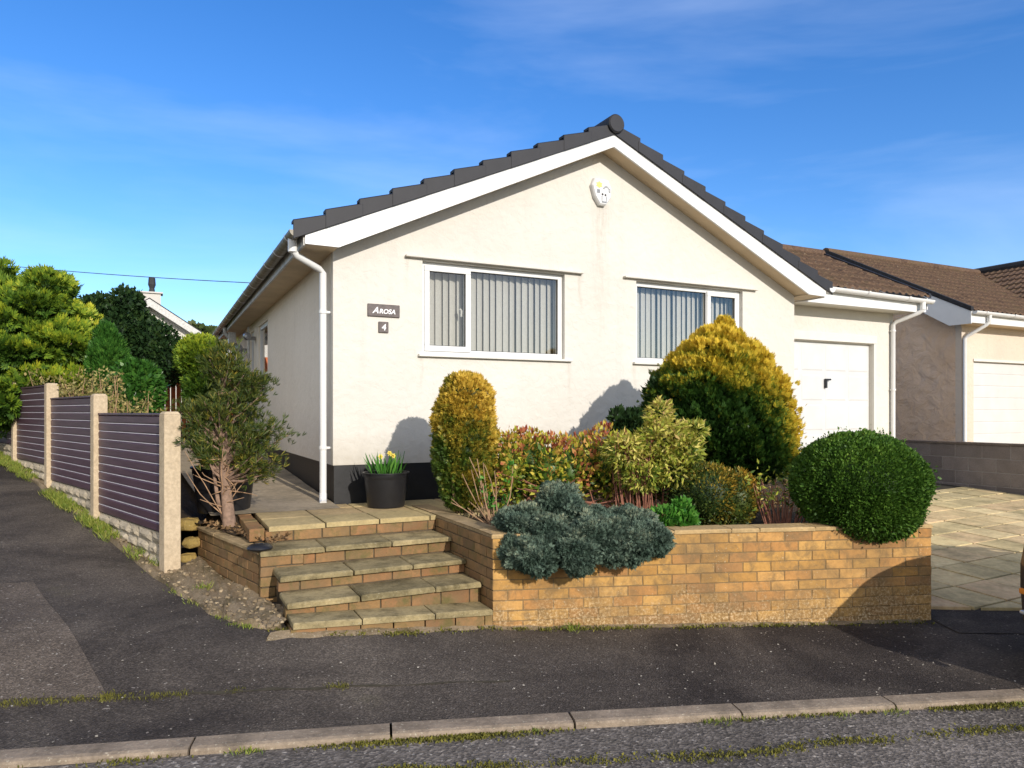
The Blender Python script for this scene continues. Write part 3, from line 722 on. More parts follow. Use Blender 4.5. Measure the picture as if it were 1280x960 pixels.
# ------------------------------------------------------------------ house
HS = thing('bungalow', 'cream rendered bungalow with dark verge tiles, white bargeboards and attached garage', 'house', tuple(HL), HA)
def panel(m, outline, holes, yf, th, mi=0, rev=None):
    """vertical wall panel in x/z with holes, front face at yf, thickness th to +y, reveals included"""
    loops = [outline]+holes; flat = [q for l in loops for q in l]
    tris = tessellate_polygon([[Vector((a, b, 0)) for a, b in l] for l in loops])
    nf = len(flat); vs = [(a, yf, b) for a, b in flat]+[(a, yf+th, b) for a, b in flat]
    fs = [tuple(t_) for t_ in tris]+[tuple(i+nf for i in reversed(t_)) for t_ in tris]
    k = 0
    for l in loops:
        n = len(l)
        for i in range(n): fs.append((k+i, k+(i+1) % n, k+nf+(i+1) % n, k+nf+i))
        k += n
    m.add(vs, fs, mi)
def rect(a, b, c, d): return [(a, c), (b, c), (b, d), (a, d)]
W1 = (.915, 2.61, .60, 1.56); W2 = (3.60, 5.29, .60, 1.57)
apex_t = 3.11
m = MB(); panel(m, [(0, -.52), (6.22, -.52), (6.22, 1.62), (apex_t, 3.08), (0, 1.62)], [rect(*W1), rect(*W2)], 0, .10)
m.build('front_wall', M['render'], HS)
m = MB(); m.box(.012, 6.20, .012, .2, -1.6, -.52); m.box(.012, .2, .2, 9.3, -1.6, -.52); m.box(6.0, 6.20, .2, 9.3, -1.6, -.52)
m.build('plinth', M['plinth'], HS)
m = MB()     # side wall with windows (in y/z)
SW = [(4.5, 5.6, .58, 1.42), (6.2, 6.75, .70, 1.42)]
def panel_x(m, outline, holes, xf, th):
    k = MB(); panel(k, outline, holes, 0, th); m.add([(xf+v[1], v[0], v[2]) for v in k.v], [tuple(reversed(f)) for f in k.f])
panel_x(m, rect(.10, 9.3, -.52, 1.60), [rect(*w) for w in SW], 0.0, .1); m.build('side_wall', M['render_lifted'], HS)
m = MB(); m.box(6.12, 6.22, .10, 9.3, -.52, 1.60); m.build('side_wall', M['render'], HS)
m = MB(); panel(m, [(0, -1.5), (6.22, -1.5), (6.22, 1.62), (apex_t, 3.08), (0, 1.62)], [], 9.30, .1); m.build('rear_wall', M['render_lifted'], HS)
m = MB(); m.box(.1, 6.12, .1, 9.3, 1.60, 1.63); m.box(.1, 6.12, 2.2, 2.25, -.5, 1.6); m.box(.1, 6.12, .1, 9.3, -.75, -.7); m.build('interior', M['dark'], HS)

# windows
def window(name, w, side, nslats, plane='y'):
    """side: 'L' casement at left, 'R' at right"""
    x0, x1, z0, z1 = w; yb = .055; fw_ = .055
    wn_ = MB(); wn_.box(x0+.002, x1-.002, yb+.001, yb+.062, z0+.002, z0+fw_); wn_.box(x0+.002, x1-.002, yb+.001, yb+.062, z1-fw_, z1-.002)
    wn_.box(x0+.002, x0+fw_, yb, yb+.063, z0+.002, z1-.002); wn_.box(x1-fw_, x1-.002, yb, yb+.063, z0+.002, z1-.002)
    xm = x0+.535 if side == 'L' else x1-.535
    wn_.box(xm-.03, xm+.03, yb+.0005, yb+.0625, z0+fw_-.002, z1-fw_+.002)
    Wd = wn_.build('window', M['upvc'], HS, bevel=.004)
    # opening casement sash, proud of the frame
    c0, c1 = (x0+.035, xm+.022) if side == 'L' else (xm-.022, x1-.035); cz0, cz1 = z0+.035, z1-.035; s = .058; y = yb-.018
    m = MB(); m.box(c0, c1, y, yb+.03, cz0, cz0+s); m.box(c0, c1, y, yb+.03, cz1-s, cz1); m.box(c0, c0+s, y+.0005, yb+.03, cz0+s, cz1-s); m.box(c1-s, c1, y+.0005, yb+.03, cz0+s, cz1-s)
    m.build('casement', M['upvc'], Wd, bevel=.005)
    m = MB(); m.box(c0+s-.004, c1-s+.004, y+.026, y+.030, cz0+s-.004, cz1-s+.004)
    f0, f1 = (xm+.03, x1-fw_) if side == 'L' else (x0+fw_, xm-.03)
    m.box(f0-.004, f1+.004, yb+.026, yb+.030, z0+fw_-.004, z1-fw_+.004); m.build('pane', M['glass'], Wd)
    m = MB(); g = .006
    for (a0, a1, b0, b1, yy) in ((c0+s, c1-s, cz0+s, cz1-s, y+.02), (f0, f1, z0+fw_, z1-fw_, yb+.02)):
        m.box(a0, a1, yy, yy+.012, b0, b0+g); m.box(a0, a1, yy, yy+.012, b1-g, b1); m.box(a0, a0+g, yy, yy+.0119, b0+g, b1-g); m.box(a1-g, a1, yy, yy+.0119, b0+g, b1-g)
    m.build('gasket', M['dark'], Wd)
    m = MB(); n = nslats-4; wd = (x1-x0-.1)/n; n += 3
    for i in range(n):
        cx = x0+.05+(i+.5)*wd; a = -R(21+random.uniform(-9, 9)); hx = wd*.55*math.cos(a); hy = wd*.55*math.sin(a); yy = yb+.14+random.uniform(-.004, .004); b = len(m.v)
        tp = []
        for zz in (z0-.03, z1+.01):
            for k in range(5):
                u = -1+.5*k; bow = .008*(1-u*u); tp.append((cx+hx*u+bow*math.sin(a), yy-hy*u-bow*math.cos(a), zz))
        m.add(tp, [(k, k+1, k+6, k+5) for k in range(4)])
    m.build('blind', M['blind'], Wd, True)
    m = MB(); m.box(x0-.05, x1+.085, -.045, .06, z0-.030, z0-.004); m.build('sill', M['upvc_cream'], Wd, bevel=.004)
    m = MB(); m.box(x0-.19, x1+.225, -.055, .01, z1+.018, z1+.036); m.build('drip_ledge', M['render'], Wd, bevel=.003)
    hx = c1-s-.03 if side == 'L' else c0+s+.02
    m = MB(); m.tube([(hx, y+.06, (z0+z1)/2-.06), (hx, y+.05, (z0+z1)/2-.0), (hx-.02, y+.05, (z0+z1)/2+.02)], .011, 6); m.build('handle', M['upvc'], Wd)
    return Wd
w_a = window('window', W1, 'L', 24); w_a['label'] = 'front window left of the gable centre, casement on its left'
w_b = window('window', W2, 'R', 24); w_b['label'] = 'front window right of the gable centre, casement on its right'
for (a0, a1, z0, z1) in SW:
    m = MB(); x = .03
    m.box(x, x+.05, a0+.002, a1-.002, z0+.002, z0+.06); m.box(x, x+.05, a0+.002, a1-.002, z1-.06, z1-.002); m.box(x, x+.0505, a0+.002, a0+.06, z0+.06, z1-.06); m.box(x, x+.0505, a1-.06, a1-.002, z0+.06, z1-.06)
    wd = m.build('window', M['upvc'], HS); m = MB(); m.box(x+.02, x+.024, a0+.05, a1-.05, z0+.05, z1-.05); m.build('pane', M['glass'], wd)
    m = MB(); m.box(-.05, .03, a0-.05, a1+.05, z0-.035, z0-.003); m.build('sill', simple('terracotta_sill', (.28, .15, .09), .8), wd)

# roof
SM = .441; zt_ap = 3.17
def rz(t_): return zt_ap-SM*abs(t_-apex_t)
m = MB()   # main tiled roof, stepped courses
for sgn in (-1, 1):
    n = 12; run = 3.50; 
    for k in range(n):
        ta = apex_t+sgn*run*k/n; tb = apex_t+sgn*run*(k+1)/n
        za, zb = rz(ta)+.06, rz(tb)+.09
        vs = [(ta, -.23, za), (tb, -.23, zb), (tb, 9.6, zb), (ta, 9.6, za), (tb, -.23, zb-.03), (tb, 9.6, zb-.03)]
        m.add(vs, [(0, 1, 2, 3), (1, 4, 5, 2)])
m.add([(apex_t-3.5, -.21, rz(apex_t-3.5)), (apex_t, -.21, zt_ap), (apex_t+3.5, -.21, rz(apex_t+3.5)), (apex_t-3.5, 9.6, rz(apex_t-3.5)), (apex_t, 9.6, zt_ap), (apex_t+3.5, 9.6, rz(apex_t+3.5))], [(0, 1, 4, 3), (1, 2, 5, 4)])
RF = m.build('roof', M['tile_dark'], HS)
m = MB()   # dry verge caps
for sgn in (-1, 1):
    n = 11; run = 3.53; st = run/n
    for k in range(n):
        u0 = (k)*st; u1 = (k+1)*st+.03   # u from apex outward
        ta, tb = apex_t+sgn*u0, apex_t+sgn*min(u1, run)
        # lower end stands higher (laps over the next cap)
        zl_a, zl_b = rz(ta)-.03, rz(tb)-.03
        zu_a, zu_b = rz(ta)+.095, rz(tb)+.150
        yf = -.275-.006*(k % 2)
        for (y0, y1, zlow) in ((yf, yf+.022, True),):
            vs = [(ta, y0, zl_a), (tb, y0, zl_b), (tb, y0, zu_b-.012), (ta, y0, zu_a-.012), (ta, y1, zl_a), (tb, y1, zl_b), (tb, y1, zu_b), (ta, y1, zu_a)]
            m.add(vs, [(0, 1, 2, 3), (4, 7, 6, 5), (0, 4, 5, 1), (1, 5, 6, 2), (3, 2, 6, 7), (0, 3, 7, 4)])
        vs = [(ta, yf+.022, zu_a), (tb, yf+.022, zu_b), (tb, -.16, zu_b), (ta, -.16, zu_a), (ta, yf+.022, zu_a-.03), (tb, yf+.022, zu_b-.03), (tb, -.16, zu_b-.03), (ta, -.16, zu_a-.03)]
        m.add(vs, [(0, 1, 2, 3), (1, 5, 6, 2), (3, 2, 6, 7), (4, 7, 6, 5)])
m.build('verge_tiles', M['verge'], RF, bevel=.004)
m = MB(); m.lathe([(0, -.315), (.092, -.315), (.106, -.300), (.106, 9.6), (0, 9.6)], 28, (apex_t, 0, zt_ap+.082), 'y')
m.build('ridge_tiles', M['verge'], RF, True)
# bargeboards
m = MB()
def zb(t_):
    u = abs(t_-apex_t); return max(1.552, 3.005-.468*u)
lt = [apex_t-3.42, apex_t-3.10, apex_t]; 
top_l = [(apex_t-3.42, rz(apex_t-3.42)), (apex_t, zt_ap)]
m.prism([(apex_t-3.42, 1.552), (apex_t-3.11, 1.550), (apex_t, 3.005), (apex_t, zt_ap-.004), (apex_t-3.42, rz(apex_t-3.42)-.004)], 'y', -.255, -.230)
m.prism([(apex_t, 3.005), (apex_t+3.11, 1.560), (apex_t+3.42, 1.552), (apex_t+3.42, rz(apex_t+3.42)-.004), (apex_t, zt_ap-.004)], 'y', -.255, -.230)
m.build('bargeboard', M['upvc'], HS)
m = MB()   # sloping soffit under the verge and level side soffits
for sgn in (-1, 1):
    a, b = apex_t, apex_t+sgn*3.11
    m.add([(a, -.23, 3.02), (b, -.23, 1.575), (b, .0, 1.575), (a, .0, 3.02), (a, -.23, 3.04), (b, -.23, 1.595), (b, .0, 1.595), (a, .0, 3.04)], [(0, 1, 2, 3), (4, 7, 6, 5), (0, 4, 5, 1), (2, 6, 7, 3)])
m.box(-.30, .0, -.228, 9.4, 1.556, 1.572); m.box(6.22, 6.52, -.228, 9.4, 1.556, 1.572)
m.build('soffit', M['soffit'], HS)
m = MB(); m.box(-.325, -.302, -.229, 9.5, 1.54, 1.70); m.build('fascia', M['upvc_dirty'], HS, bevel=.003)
m = MB(); m.box(6.525, 6.545, -.229, 9.5, 1.54, 1.70); m.build('fascia', M['upvc'], HS, bevel=.003)
def gutter(parent, p0, p1, r, out, mat, nb=0, bmat=None, caps=True):
    """half round gutter from p0 to p1 (local), open side up"""
    p0 = Vector(p0); p1 = Vector(p1); d = (p1-p0).normalized(); s = d.cross(Vector((0, 0, 1))).normalized(); m = MB(); n = 12
    for rr in (r, r-.004):
        pass
    vs = []
    for p in (p0, p1):
        for rr in (r, r-.005):
            for k in range(n+1):
                t_ = math.pi*k/n; vs.append(p+s*rr*math.cos(t_)-Vector((0, 0, rr*math.sin(t_))))
    q = n+1; fs = []
    for k in range(n): fs += [(k, k+1, k+1+2*q, k+2*q), (q+k, q+k+2*q, q+k+1+2*q, q+k+1)]
    fs += [(0, 2*q, 3*q, q), (n, q+n, 3*q+n, 2*q+n)]
    if caps: fs += [tuple(range(q)), tuple(range(2*q, 3*q))]
    m.add(vs, fs); g = m.build('gutter', mat, parent, False)
    if nb:
        for i in range(nb):
            m = MB(); c = p0+(p1-p0)*((i+.35)/nb); vs = []
            for pp in (c-d*.022, c+d*.022):
                for k in range(n+1):
                    t_ = math.pi*k/n; vs.append(pp+s*(r+.010)*math.cos(t_)-Vector((0, 0, (r+.010)*math.sin(t_)-.006)))
            m.add(vs, [(k, k+1, k+1+q, k+q) for k in range(n)]); m.build('gutter_bracket', bmat or mat, g)
    return g
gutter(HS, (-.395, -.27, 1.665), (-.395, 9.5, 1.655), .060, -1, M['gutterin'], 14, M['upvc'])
gutter(HS, (6.62, -.29, 1.665), (6.62, .6, 1.66), .055, 1, M['upvc'], 1)
m = MB(); m.tube([(-.395, -.08, 1.62), (-.395, -.08, 1.52), (-.36, -.06, 1.48), (-.12, .08, 1.395), (-.075, .10, 1.36), (-.075, .10, -.87)], .034, 12)
m.tube([(-.395, -.08, 1.63), (-.395, -.08, 1.50)], .043, 12)
dp = m.build('downpipe', M['upvc'], HS, True)
for z in (.98, -.35): m = MB(); m.tube([(-.075, .10, z-.016), (-.075, .10, z+.016)], .041, 12); m.box(-.095, -.001, .085, .115, z-.010, z+.010); m.build('pipe_clip', M['upvc'], dp)
m = MB(); m.tube([(-.075, .10, -.80), (-.085, .06, -.87), (-.09, .02, -.89)], .036, 10); m.build('pipe_shoe', M['upvc'], dp)

# fittings on the side wall
for (s_, z, k) in ((6.0, 1.26, 0), (7.3, 1.16, 1)):
    m = MB(); m.box(-.10, 0, s_-.03, s_+.03, z-.03, z+.03); m.lathe([(.0, -.10), (.055, -.09), (.07, 0), (.06, .05), (0, .06)], 12, (-.14, s_-.06, z+.03), 'y'); m.build('security_lamp', M['metal_grey'], HS, True)
m = MB(); m.tube([(-.36, 7.55, 1.60), (-.36, 7.55, 1.5), (-.20, 7.6, 1.30), (-.08, 7.6, 1.22), (-.08, 7.6, -.7)], .036, 8); m.tube([(-.07, 6.35, 1.5), (-.07, 6.35, -.7)], .02, 6); m.box(-.30, -.18, 7.4, 7.62, 1.30, 1.5); m.build('soil_pipe', M['upvc_dirty'], HS, True)

# alarm box
T_a = (3.08, 2.545)
out = [(-.10, .155), (.09, .155), (.135, .06), (.125, -.06), (.055, -.155), (-.03, -.155), (-.10, -.06), (-.14, .07)]
m = MB(); sc = [(0, 1.0), (-.045, .98), (-.062, .88)]; vs = []; n = len(out)
for y, k in sc: vs += [(T_a[0]+a*k, y, T_a[1]+b*k) for a, b in out]
fs = []
for r_ in (0, 1):
    for i in range(n): fs.append((r_*n+i, r_*n+(i+1) % n, (r_+1)*n+(i+1) % n, (r_+1)*n+i))
fs.append(tuple(range(2*n, 3*n))); m.add(vs, fs); AB = m.build('alarm_box', M['upvc'], HS)
AB['label'] = 'white many-sided alarm box with yellow and grey marks high on the gable'
m = MB(); c = (T_a[0]-.045, T_a[1]+.075); st = [(c[0]+(.05 if i % 2 else .032)*math.cos(i*math.pi/6), c[1]+(.042 if i % 2 else .03)*math.sin(i*math.pi/6)) for i in range(12)]
m.prism(st, 'y', -.0645, -.060); m.build('yellow_mark', M['yellowspot'], AB)
m = MB()
for k in range(9):
    a = R(-20+k*22); x0, z0 = T_a[0]+.055+.03*math.cos(a), T_a[1]+.02+.03*math.sin(a); x1, z1 = T_a[0]+.055+.055*math.cos(a), T_a[1]+.02+.055*math.sin(a)
    m.tube([(x0, -.063, z0), (x1, -.063, z1)], .0045, 5)
m.build('ray_print', M['greyprint'], AB)
for (a, b) in ((0.0, -.03), (.04, -.035)): m = MB(); m.lathe([(0, -.066), (.012, -.066), (.012, -.06)], 10, (T_a[0]+a, 0, T_a[1]+b), 'y'); m.build('fixing_hole', M['dark'], AB)
m = MB()
m.box(T_a[0]-.01, T_a[0]+.055, -.0665, -.060, T_a[1]-.125, T_a[1]-.110); m.box(T_a[0]-.012, T_a[0]-.004, -.066, -.060, T_a[1]-.110, T_a[1]-.05); m.box(T_a[0]+.048, T_a[0]+.055, -.066, -.060, T_a[1]-.110, T_a[1]-.05)
m.build('emblem_print', M['greyprint'], AB)
m = MB(); m.box(T_a[0]-.075, T_a[0]-.035, -.066, -.060, T_a[1]-.02, T_a[1]+.02); m.build('square_print', M['greyprint'], AB)

# plaques and lettering
def text_mesh(name, body, size, mat, parent, loc, shear=0.0, ext=.003, sx=1.0):
    cu = bpy.data.curves.new(name, 'FONT'); cu.body = body; cu.size = size; cu.extrude = ext; cu.shear = shear; cu.align_x = 'LEFT'; cu.align_y = 'BOTTOM_BASELINE'; cu.offset = .0016
    tmp = bpy.data.objects.new('tmp', cu); COL.objects.link(tmp); dg = bpy.context.evaluated_depsgraph_get(); dg.update()
    me = bpy.data.meshes.new_from_object(tmp.evaluated_get(dg)); bpy.data.objects.remove(tmp); me.name = name
    me.materials.clear(); me.materials.append(mat)
    o = bpy.data.objects.new(name, me); COL.objects.link(o); o.parent = parent; o.location = loc; o.rotation_euler = (R(90), 0, 0); o.scale = (sx, 1, 1); return o
m = MB(); m.box(.338, .668, -.018, -.0, .952, 1.078); PQ = m.build('name_plaque', M['sign'], HS, bevel=.006); PQ['label'] = 'dark slate name plaque reading AROSA'
text_mesh('lettering', 'A', .088, M['lettering'], PQ, (.385, -.0205, .985), .35)
text_mesh('lettering', 'ROSA', .064, M['lettering'], PQ, (.452, -.0205, .985), .2, sx=1.02)
m = MB(); m.box(.449, .551, -.018, -.0, .794, .904); PN = m.build('number_plaque', M['sign'], HS, bevel=.005); PN['label'] = 'small dark plaque with number 4 below the name plaque'
text_mesh('numeral', '4', .088, M['lettering'], PN, (.478, -.0205, .818), .1)

# garage wing
gs = .5
DOOR = (6.42, 8.46, -1.3, 1.05)
m = MB(); panel(m, [(6.20, -1.5), (6.42, -1.5), (6.42, 1.05), (8.46, 1.05), (8.46, -1.5), (8.95, -1.5), (8.95, 1.60), (6.20, 1.60)], [], gs, .12)
m.build('garage_wall', M['render'], HS)
m = MB(); m.box(8.83, 8.95, gs+.12, 4.0, -1.5, 1.9); m.box(6.2, 8.83, 3.9, 4.0, -1.5, 1.8); m.build('garage_wall', M['render_lifted'], HS)
m = MB(); m.box(6.33, 8.535, gs-.028, gs+.0, 1.06, 1.185); m.box(8.465, 8.52, gs-.026, gs+.06, -1.3, 1.058); m.box(6.36, 6.415, gs-.026, gs+.06, -1.3, 1.058); m.build('garage_door_frame', M['upvc_cream'], HS, bevel=.004)
m = MB(); m.box(6.42, 8.46, gs+.060, gs+.08, -1.25, 1.05)
for i in range(4):
    for j in range(5):
        a0 = 6.42+.04+i*.505; z0 = -1.18+j*.445
        vs = [(a0+.02, gs+.059, z0+.02), (a0+.46, gs+.059, z0+.02), (a0+.46, gs+.059, z0+.40), (a0+.02, gs+.059, z0+.40), (a0+.04, gs+.0525, z0+.04), (a0+.44, gs+.0525, z0+.04), (a0+.44, gs+.0525, z0+.38), (a0+.04, gs+.0525, z0+.38)]
        m.add(vs, [(0, 1, 5, 4), (1, 2, 6, 5), (2, 3, 7, 6), (3, 0, 4, 7), (4, 5, 6, 7)])
GD = m.build('garage_door', M['door'], HS)
m = MB(); m.box(7.455, 7.49, gs+.02, gs+.05, .36, .50); m.box(7.46, 7.56, gs+.012, gs+.03, .475, .50); m.build('handle', M['blackplastic'], GD, bevel=.004)
def tiled_slope(name, mat, parent, t0, t1, s_e, z_e, s_r, z_r, gauge=.32, tw=.30, back=True):
    """front slope from eave (s_e,z_e) up to ridge (s_r,z_r), and a mirrored back slope"""
    m = MB(); run = s_r-s_e; ln = math.hypot(run, z_r-z_e); nc = max(3, round(ln/gauge)); nt = max(2, round((t1-t0)/tw)); sub = 10
    prof = []
    for i in range(nt*sub+1):
        u = (i % sub)/sub; ph = (u*2) % 1.0
        prof.append((t0+(t1-t0)*i/(nt*sub), .028*max(0, math.sin(math.pi*min(1, ph/.55))) if ph < .55 else 0.0))
    for side in ((0, 1) if back else (0,)):
        for c in range(nc):
            k0, k1 = c/nc, (c+1)/nc; b = len(m.v); Np = len(prof); jz = random.uniform(-.003, .003)
            for (k, lift) in ((k0, -.005), (k0, .030), (k1, .004)):
                for (tt, hh) in prof:
                    s_ = s_e+run*k; s_ = s_ if side == 0 else 2*s_r-s_
                    m.v.append((tt, s_, z_e+(z_r-z_e)*k+lift+hh+jz+.004*math.sin(tt*31+c*7)))
            for r_ in (0, 1):
                for i in range(Np-1): m.f.append((b+r_*Np+i, b+r_*Np+i+1, b+(r_+1)*Np+i+1, b+(r_+1)*Np+i)); m.m.append(0)
    return m.build(name, mat, parent, False)
g_e, g_r = .13, 2.2; g_ze, g_zr = 1.80, 2.86
GR = tiled_slope('garage_roof', M['tile_brown'], HS, 4.2, 9.30, g_e, g_ze, g_r, g_zr)
m = MB(); sl_ = (g_zr-g_ze)/(g_r-g_e)
m.prism([(g_e+.02, g_ze-.02), (g_r, g_zr-.03), (2*g_r-g_e, g_ze-.02), (2*g_r-g_e, g_ze-.20), (g_r, g_zr-.2), (g_e+.02, g_ze-.20)], 'x', 9.265, 9.285); m.build('bargeboard', M['upvc'], HS)
m = MB(); m.prism([(g_e-.0, g_ze-.02), (g_r, g_zr-.01), (g_r, g_zr+.06), (g_e-.0, g_ze+.05)], 'x', 9.288, 9.34); m.build('verge_tiles', M['verge'], GR)
m = MB(); m.tube([(4.2, g_r, g_zr), (9.33, g_r, g_zr)], .10, 12); m.build('ridge_tiles', M['tile_brown'], GR)
m = MB(); m.box(8.96, 9.26, gs-.3, 3.9, 1.58, 1.60); m.box(6.54, 8.96, g_e+.055, gs, 1.56, 1.58); m.prism([(gs, 1.6), (g_r, 2.6), (3.9, 1.6)], 'x', 8.84, 8.94); m.build('soffit', M['upvc_cream'], HS)
m = MB(); m.box(6.546, 9.26, g_e+.03, g_e+.05, 1.56, 1.76); m.box(6.30, 9.00, g_e+.018, g_e+.0295, 1.545, 1.585); m.build('fascia', M['upvc'], HS, bevel=.003)
gutter(HS, (6.56, g_e-.035, 1.775), (9.30, g_e-.035, 1.735), .058, 1, M['upvc'], 3)
m = MB(); m.tube([(9.08, g_e-.035, 1.70), (9.08, g_e-.035, 1.58), (9.05, g_e, 1.54), (8.90, gs-.09, 1.42), (8.885, gs-.045, 1.37), (8.885, gs-.045, -1.15)], .034, 12); m.tube([(9.08, g_e-.035, 1.70), (9.08, g_e-.035, 1.58)], .042, 12)
dp = m.build('downpipe', M['upvc'], HS, True)
for z in (1.28, .35, -.6): m = MB(); m.tube([(8.885, gs-.045, z-.014), (8.885, gs-.045, z+.014)], .041, 12); m.box(8.86, 8.90, gs-.045, gs-.001, z-.01, z+.01); m.build('pipe_clip', M['upvc'], dp)

# ------------------------------------------------------------------ neighbour
NB = thing('neighbour_bungalow', 'next-door bungalow with brown tiled garage roof and roughcast side wall in shade', 'house', tuple(HL), HA)
nt0, ns0 = 12.5, 1.6
m = MB(); m.box(nt0, nt0+.12, ns0+.12, 8.0, -1.5, 1.70); m.add([(nt0+.001, ns0+.12, 1.70), (nt0+.001, 4.6, 3.3), (nt0+.001, 7.9, 1.70), (nt0+.1, ns0+.12, 1.70), (nt0+.1, 4.6, 3.3), (nt0+.1, 7.9, 1.70)], [(0, 1, 2), (3, 5, 4)])
m.build('side_wall', M['render_next_lifted'], NB)
m = MB(); panel(m, [(nt0, -1.5), (nt0+.38, -1.5), (nt0+.38, 1.0), (nt0+2.7, 1.0), (nt0+2.7, -1.5), (nt0+3.2, -1.5), (nt0+3.2, 1.72), (nt0, 1.72)], [], ns0, .12); m.build('front_wall', M['render_front2'], NB)
m = MB(); m.box(nt0+.38, nt0+2.7, ns0+.06, ns0+.09, -1.2, 1.0)
for j in range(9): m.box(nt0+.41, nt0+2.67, ns0+.052, ns0+.062, -1.15+j*.24, -1.15+j*.24+.215)
m.build('garage_door', M['door'], NB, bevel=.006)
m = MB(); m.box(nt0+.36, nt0+2.72, ns0-.02, ns0, 1.0, 1.05); m.build('garage_door_frame', M['upvc_cream'], NB)
n_e, n_r, n_ze, n_zr = 1.25, 4.52, 1.93, 3.64
NR = tiled_slope('garage_roof', M['tile_brown'], NB, 12.27, 19.5, n_e, n_ze, n_r, n_zr)
m = MB(); m.prism([(n_e-.02, n_ze-.02), (n_r, n_zr-.01), (n_r, n_zr+.075), (n_e-.02, n_ze+.055)], 'x', 12.19, 12.27); m.build('verge_tiles', M['tile_dark'], NR)
m = MB(); m.tube([(12.2, n_r, n_zr+.01), (17.9, n_r, n_zr+.01)], .11, 12); m.build('ridge_tiles', M['tile_brown'], NR)
m = MB(); m.prism([(n_e+.0, n_ze-.03), (n_r, n_zr-.03), (2*n_r-n_e, n_ze-.03), (2*n_r-n_e, n_ze-.26), (n_r, n_zr-.25), (n_e+.42, n_ze-.26), (n_e, n_ze-.26)], 'x', 12.22, 12.245); m.build('bargeboard', M['upvc'], NB)
m = MB(); m.box(12.246, 15.6, n_e+.01, n_e+.035, n_ze-.24, n_ze-.02); m.build('fascia', M['upvc'], NB); m = MB(); m.box(12.246, 15.6, n_e+.036, ns0, n_ze-.24, n_ze-.22); m.build('soffit', M['soffit'], NB)
gutter(NB, (12.24, n_e-.05, n_ze-.03), (15.9, n_e-.05, n_ze-.05), .058, 1, M['upvc'], 4)
m = MB(); m.tube([(12.72, n_e-.05, 1.85), (12.72, n_e-.05, 1.72), (12.68, n_e, 1.66), (12.56, ns0-.09, 1.48), (12.53, ns0-.045, 1.42), (12.53, ns0-.045, -1.1)], .035, 12); m.build('downpipe', M['upvc'], NB, True)
# neighbour's main block with its ridge running back
m = MB(); m.box(15.7, 20.9, -.6, 9.0, -1.5, 1.8); m.build('main_wall', M['render_front2'], NB)
m = MB(); kk = MB()
ridge_t = 18.1; rzn = 3.64
kk = MB()
def slope_t(m, t_e, z_e, t_r, z_r, s0, s1):
    nc = 11; tw = .15; nt = int((s1-s0)/tw); 
    for c in range(nc):
        k0, k1 = c/nc, (c+1)/nc; b = len(m.v)
        for k, lift in ((k0, -.01), (k0, .035), (k1, .0)):
            for i in range(nt*4+1):
                s_ = s0+(s1-s0)*i/(nt*4); hh = .022*max(0, math.sin(math.pi*2*(i % 4)/4)) if i % 4 in (1,) else 0
                m.v.append((t_e+(t_r-t_e)*k, s_, z_e+(z_r-z_e)*k+lift+hh))
        n = nt*4+1
        for r_ in (0, 1):
            for i in range(n-1): m.f.append((b+r_*n+i, b+r_*n+i+1, b+(r_+1)*n+i+1, b+(r_+1)*n+i)); m.m.append(0)
slope_t(kk, 15.0, 1.95, ridge_t, rzn+.05, -1.0, 9.2); slope_t(kk, 21.2, 1.95, ridge_t, rzn+.05, -1.0, 9.2)
kk.build('main_roof', M['tile_brown'], NB)
m = MB(); m.tube([(ridge_t, -1.0, rzn+.08), (ridge_t, 9.2, rzn+.08)], .11, 10); m.build('ridge_tiles', M['tile_dark'], NB)
m = MB(); m.prism([(15.8, 1.8), (20.8, 1.8), (ridge_t, 3.5)], 'y', -.55, -.45); m.build('gable_wall', M['render_front2'], NB)

# ------------------------------------------------------------------ far house and far trees
FH = thing('distant_white_house', 'distant white gabled house with a dark chimney pot beyond the garden trees', 'house', (-15.1, 30, 0), R(26))
m = MB(); panel(m, [(-3.8, -1.5), (3.8, -1.5), (3.8, 1.95), (0, 4.45), (-3.8, 1.95)], [], 0, .25); m.box(-3.8, 3.8, .25, 8, -1.5, 1.9); m.build('wall', M['render_far'], FH)
m = MB()
for sgn in (-1, 1): m.add([(0, -.35, 4.62), (sgn*4.2, -.35, 1.86), (sgn*4.2, 8, 1.86), (0, 8, 4.62), (0, -.35, 4.72), (sgn*4.2, -.35, 1.96), (sgn*4.2, 8, 1.96), (0, 8, 4.72)], [(0, 1, 2, 3), (4, 7, 6, 5), (0, 4, 5, 1), (1, 5, 6, 2)])
rf = m.build('roof', M['tile_dark'], FH)
m = MB()
for sgn in (-1, 1): m.add([(0, y, z) for y in (-.42, -.36) for z in (4.35, 4.66)]+[(sgn*4.2, y, z) for y in (-.42, -.36) for z in (1.6, 1.90)], [(0, 1, 5, 4), (2, 3, 7, 6), (1, 3, 7, 5), (0, 2, 6, 4), (4, 5, 7, 6)])
m.build('bargeboard', M['upvc_dirty'], FH)
m = MB(); m.box(-.28, .42, .3, .9, 4.2, 5.0); m.box(-.36, .50, .22, .98, 5.0, 5.06); ch = m.build('chimney', M['render_far'], rf)
m = MB(); m.lathe([(.13, 5.06), (.10, 5.25), (.15, 5.40), (.13, 5.68), (.10, 5.72), (0, 5.72)], 12, (.08, .6, 0)); m.build('chimney_pot', M['chim'], FH)
m = MB(); m.box(-1.2, 1.6, -4.2, -1.2, -1.5, 1.2); m.prism([(-1.4, 1.2), (1.8, 1.2), (.2, 2.1)], 'y', -4.3, -1.2); m.build('lower_wing', M['render_far'], FH, loc=(3.0, 0, 0))

